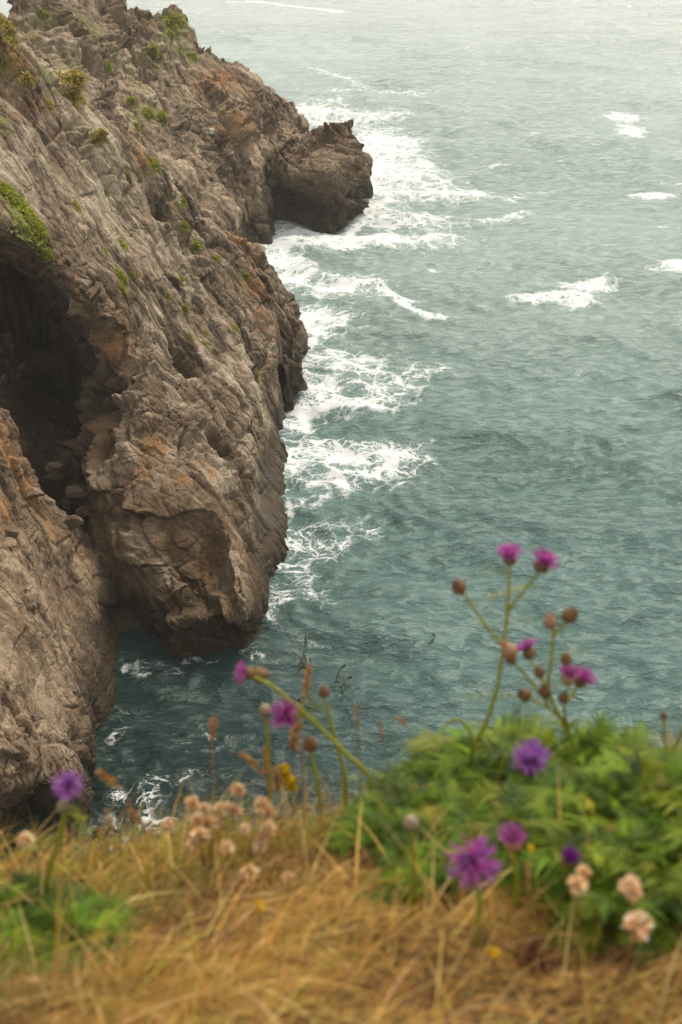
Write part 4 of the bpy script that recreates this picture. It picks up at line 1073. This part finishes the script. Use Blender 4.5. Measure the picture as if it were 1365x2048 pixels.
grass_spike(2.15, [(1205, 1560), (1212, 1510), (1212, 1470), (1203, 1442)], 'buff grass stalk bowed above the right side of the leaf mound', 6, .35, (0.55, .36, .18))
grass_spike(2.15, [(1192, 1550), (1194, 1520), (1196, 1490), (1197, 1470)], 'short buff grass stalk beside the bowed one on the right', 6, .35, (0.55, .36, .18))
grass_spike(2.15, [(1248, 1540), (1250, 1500), (1252, 1475), (1254, 1455)], 'dark brown grass stalk behind the single bud near the right edge', 5, .4, (0.28, .14, .08))
grass_spike(1.75, [(460, 1720), (445, 1690), (440, 1650), (438, 1620)], 'orange grass stalk rising out of the dense thrift cluster', 5, .3)
grass_spike(1.7, [(330, 1760), (300, 1690), (285, 1650), (262, 1625)], 'golden grass stalk arching left below the lone thrift head', 8, .3)
grass_spike(1.72, [(232, 1720), (228, 1690), (222, 1655), (214, 1625)], 'thin golden grass stalk beside the water at lower left', 6, .4)
grass_spike(1.66, [(85, 1750), (88, 1720), (88, 1695), (84, 1672)], 'short brown grass stalk at the far left before the rock', 6, .4)
grass_spike(1.35, [(720, 1860), (735, 1800), (748, 1770), (755, 1742)], 'straw grass stalk leaning right in front of the leaf mound', 7, .4, (0.62, .44, .2))
grass_spike(1.35, [(1050, 1830), (1054, 1790), (1056, 1760), (1056, 1730)], 'orange grass stalk right of the biggest flower', 7, .4)
grass_spike(1.2, [(150, 2040), (120, 1985), (85, 1965), (50, 1960)], 'pale blade like grass stalk drooping in the lower left corner', 9, .4, (0.6, .42, .2))

def yellow_flower(Y, pts, blooms, label):
    P = [W(x, y, Y) for (x, y) in pts]
    g = np.array([P[0][0], P[0][1], min(P[0][2] - .01, gz(P[0][0], P[0][1]) - .005)])
    root = empty('yellow_flower', g, label, 'wildflower', 'small yellow flowers in the grass')
    stem_mesh(root, [g] + P, .0011, .0009, (0.25, 0.24, 0.05))
    for (x, y, sz) in blooms:
        c = W(x, y, Y); n = 26; d_ = px2m(sz, Y)
        p = rng.normal(size=(n, 3)); p /= np.linalg.norm(p, axis=1, keepdims=True)
        v, f, m = ribbons(np.tile(c, (n, 1)), p, np.full(n, d_ * .55), np.full(n, d_ * .4), np.full(n, .1), 2, taper=.3)
        mesh_np('bloom', v, f, LEAF, root, smooth=False, attrs={'col': np.repeat(palette(n, [(0.72, 0.50, 0.015), (0.66, 0.38, 0.01)], [2, 1]), m, 0)})
yellow_flower(1.95, [(584, 1650), (582, 1600), (576, 1560)], [(570, 1535, 20), (572, 1548, 22), (578, 1560, 24), (583, 1573, 22), (588, 1560, 14)], 'tall yellow flower spike among straw stalks left of centre')
yellow_flower(1.5, [(522, 1840), (520, 1825)], [(519, 1812, 22), (514, 1808, 14)], 'tiny yellow flower low in the golden grass at left centre')
yellow_flower(1.28, [(992, 1940), (989, 1920)], [(987, 1905, 20), (992, 1909, 14)], 'tiny yellow flower in the brown turf at the bottom right')
yellow_flower(1.42, [(1064, 1740), (1063, 1715)], [(1062, 1695, 12)], 'tiny yellow flower among green leaves right of the biggest knapweed')

# ------------------------------------------------------------------ tufts on the rock, loose stones, kelp
_RV = np.concatenate([a for a, b in ROCK]); _RX, _RY, _RD = project(_RV)
def hit(px, py, win=7):
    m = np.where((np.abs(_RX - px) < win) & (np.abs(_RY - py) < win))[0]
    if not len(m): return None
    return _RV[m[np.argmin(_RD[m])]]
TUFT_G = [(0.26, 0.30, 0.016), (0.36, 0.37, 0.022), (0.18, 0.23, 0.013), (0.42, 0.36, 0.04)]
TUFT_Y = [(0.40, 0.31, 0.05), (0.48, 0.35, 0.09), (0.28, 0.26, 0.03)]
def tuft(px, py, size, label, pal=TUFT_G, wide=1.0):
    c = hit(px, py)
    if c is None: return
    s_ = px2m(size, c[1]) / 2 * 1.0
    s_ = size / 2 * _K / 1024 * float((c - _C) @ _F)
    n = int((170 + 150 * wide) * (1 if size < 40 else 2.6))
    lf = 1.0 if size < 40 else .62
    # cushions of leaf blades spilling down the slope
    dd = _RV - c
    near = np.where((np.abs(dd) < 1.5 * s_ * max(1, wide)).all(1))[0]
    if len(near) < 20: return
    w8 = np.exp(-((dd[near] * [1 / max(.6, wide), 1, .8]) ** 2).sum(1) / (.52 * s_) ** 2) * sstep(-.25, .25, vnoise(_RV[near] * (1.6 / s_), int(px) % 97) + .7)
    if w8.sum() < 1e-6: w8 = np.ones(len(near))
    cen = _RV[rng.choice(near, n, p=w8 / w8.sum())] + rng.normal(0, .07, (n, 3)) * s_
    d = rng.normal(0, .7, (n, 3)) + np.array([.2, -.45, .6]); d /= np.linalg.norm(d, axis=1, keepdims=True)
    v, f, m = ribbons(cen, d, np.full(n, s_ * .46 * lf) * rng.uniform(.5, 1.25, n), np.full(n, s_ * .16 * lf), rng.uniform(.1, .6, n), 3)
    o = mesh_np('plant_tuft', v, f, LEAF, smooth=False, attrs={'col': np.repeat(palette(n, pal, [1] * len(pal), .2), m, 0)}, origin=c)
    tag(o, label, 'rock plant', 'green tufts growing on the cliff')
TUFTS = [
    (160, 408, 26, 'small green tuft on bare rock right of the big weedy ledge'), (250, 545, 40, 'green tuft in the vertical crack at the middle of the main rock face'), (254, 572, 30, 'lower yellowish tuft in the same crack of the main face'),
    (252, 482, 30, 'tuft at the top of the vertical crack on the main face'), (219, 496, 18, 'tiny green tuft left of the cracked tuft column'), (272, 542, 18, 'tiny tuft right of the crack of the main face'),
    (375, 396, 26, 'topmost green tuft along the crest of the main face'), (378, 448, 26, 'green tuft on the crest of the main face over the cove'), (400, 494, 26, 'bright green tuft near the orange stained crest'),
    (370, 550, 20, 'faint tuft on the upper right of the main face'), (345, 585, 18, 'olive tuft below the crest on the main face'), (380, 612, 20, 'olive tuft beside a slanting crack of the main face'),
    (420, 660, 16, 'small tuft in the middle right of the main face'), (389, 668, 18, 'long thin tuft hanging in a slanting crack'), (416, 682, 18, 'round tuft below the slanting crack'), (478, 653, 24, 'bright tuft close to the right edge of the main face'),
    (522, 760, 18, 'lowest bright tuft near the right edge above the water'), (262, 346, 16, 'tiny tuft on the upper main face'), (220, 378, 16, 'pale tuft on the upper main face left of the tiny one'),
    (305, 222, 34, 'green tuft among blocks in the middle of the far headland'), (335, 240, 28, 'green tuft right of the middle block tuft on the far headland'), (283, 255, 20, 'tuft on the lower blocks of the far headland'), (352, 72, 26, 'tuft near the top of the far headland below its crest'), (300, 92, 34, 'pale green patch high on the far headland'),
    (392, 108, 24, 'small tuft at the right shoulder of the far headland'), (270, 200, 24, 'round tuft on the left blocks of the far headland'), (440, 222, 16, 'tiny tuft on orange blocks at the far headland'), (225, 140, 24, 'olive tuft left on the far headland'), (95, 24, 28, 'yellow green tuft on the skyline ridge at top left'),
    (318, 330, 34, 'ochre green tuft on the shoulder where main face meets headland'), (440, 510, 22, 'green tuft beside orange rock at the end of the crest'), (496, 548, 16, 'small orange green tuft on the crest end'),
]
for (x, y, sz, lb) in TUFTS: tuft(x, y, sz, lb)
for (x, y, sz, lb, pal, wd) in [
    (352, 32, 44, 'bright green cushion on the summit of the far headland', TUFT_G, 1.4),
    (160, 172, 80, 'large golden grass cushion on the upper edge of the main face', TUFT_Y, 1.3), (20, 50, 70, 'golden green grass patch at the top left corner of the cliff', TUFT_Y, 1.3), (50, 410, 80, 'big green weedy patch on the ledge above the cave', TUFT_G, 1.2),
    (85, 455, 56, 'green weeds trailing down right of the ledge above the cave', TUFT_G, .6), (105, 505, 44, 'lowest hanging green weeds above the cave mouth', TUFT_G, .5), (15, 370, 56, 'green weeds at the left edge over the cave ledge', TUFT_G, 1.),
    (205, 272, 40, 'ochre grass patch below the golden cushion', TUFT_Y, .8), (100, 205, 40, 'brownish grass patch on the upper left slope', TUFT_Y, .8), (60, 150, 36, 'brown grass tuft by the left slope edge', TUFT_Y, .8)]:
    tuft(x, y, sz, lb, pal, wd)

STONE = rock_material('rock_loose', (0.085, 0.055, 0.030), (0.20, 0.14, 0.088), (0.36, 0.27, 0.18), np.eye(3), 0.4)
def stone(px, py, size, label, name='boulder', cat='boulder', mat=None, sq=1.0, group='loose boulders in the gully under the cave'):
    c = hit(px, py)
    if c is None: return
    r = size / 2 * _K / 1024 * float((c - _C) @ _F)
    n1, n2 = 40, 60
    th, ph = np.meshgrid(np.linspace(0.001, math.pi - .001, n1), np.linspace(0, 2 * math.pi, n2, endpoint=False), indexing='ij')
    d = np.stack([np.sin(th) * np.cos(ph), np.sin(th) * np.sin(ph), np.cos(th)], -1).reshape(-1, 3)
    pl = rng.normal(size=(9, 3)); pl /= np.linalg.norm(pl, axis=1, keepdims=True)
    h = rng.uniform(.5, .9, 9)
    rad = np.min(np.where(d @ pl.T > .05, h / np.maximum(d @ pl.T, .05), 9), axis=1)      # a convex block cut by planes
    rad = np.minimum(rad, 1.15) * (1 + .05 * fbm(d * 3 + px, 3, 5))
    v = c + d * rad[:, None] * r * np.array([1.15, .9, .8]) + np.array([0, 0, r * .25])
    o = mesh_np(name, v, grid_faces(n1, n2, True), mat or STONE, attrs={'tone': np.full(len(v), rng.uniform(.2, .8)), 'lichen': np.zeros(len(v)), 'moss': np.zeros(len(v)), 'brown': np.zeros(len(v)), 'shade_stain': np.zeros(len(v))}, origin=c)
    tag(o, label, cat, group)
for (x, y, sz, lb) in [(105, 965, 44, 'orange lichened boulder at the top of the gully below the cave'), (150, 985, 40, 'grey boulder under the dark cave mouth'), (130, 1010, 34, 'flat grey stone at the middle of the gully'), (165, 1020, 30, 'small stone at the right side of the gully'), (75, 985, 36, 'rusty boulder on the left lip of the gully'), (148, 1045, 40, 'pale boulder wedged low in the gully'), (120, 935, 34, 'dark boulder deepest in the cave mouth'), (25, 1060, 40, 'brown boulder perched on the near buttress at left'), (20, 1085, 30, 'smaller stone below the perched brown boulder')]:
    stone(x, y, sz, lb)
c = hit(430, 257)
if c is not None:
    k_ = _K / 1024 * float((c - _C) @ _F)
    import bmesh
    bm = bmesh.new(); bmesh.ops.create_cube(bm, size=1)
    bmesh.ops.scale(bm, verts=bm.verts, vec=(10 * k_, 6 * k_, 11 * k_)); bmesh.ops.bevel(bm, geom=bm.edges[:], offset=1.2 * k_, segments=2, affect='EDGES')
    me = bpy.data.meshes.new('stone_block'); bm.to_mesh(me); bm.free()
    me.materials.append(simple_mat('pale_stone', (0.55, 0.52, 0.44), .8, .15, 8))
    o = bpy.data.objects.new('stone_block', me); COL.objects.link(o); o.location = Vector(c) + Vector((0, -.1, 0)); o.rotation_euler = (.15, .1, .3)
    tag(o, 'small pale square block stuck on the far headland blocks', 'block')

KELP = simple_mat('kelp', (0.022, 0.028, 0.008), .7, .4, 3)
for (pts, w, lb) in [([(822, 1240), (833, 1255), (840, 1270), (830, 1290)], .10, 'thin curl of dark kelp floating in open water right of the cliff'), ([(622, 1265), (618, 1300), (610, 1330), (612, 1350)], .16, 'long dark kelp streak floating off the cliff foot'), ([(706, 1346), (692, 1362), (686, 1385), (676, 1400)], .18, 'dark kelp streak floating above the leaf mound'), ([(612, 1380), (606, 1400), (610, 1415)], .14, 'short dark kelp streak nearest the leaning knapweed')]:
    P = catmull(np.array([Wz(x, y, .18) for x, y in pts]), [14] * (len(pts) - 1))
    P[:, 2] += .05 * np.sin(np.arange(len(P)) * .9)
    ps = []
    for q in range(5):
        off = rng.normal(0, w, 2); j = rng.uniform(-.12, .12, (len(P), 3)) * [1, 1, .2]
        a_, b_ = sorted(rng.choice(len(P), 2, replace=False))
        if b_ - a_ < 6: a_, b_ = 0, len(P) - 1
        seg = P[a_:b_ + 1] + np.array([off[0], off[1], 0]) + np.cumsum(j[a_:b_ + 1], 0) * .5
        seg[:, 2] = P[a_:b_ + 1, 2]
        ps.append(tube(list(seg[::3]), .055, .02, (0, 0, 0), 4, 6))
    v, f, _c = join(ps)
    o = mesh_np('kelp', v, f, KELP, origin=P[len(P) // 2])
    tag(o, lb, 'seaweed', 'kelp strands floating in the cove')
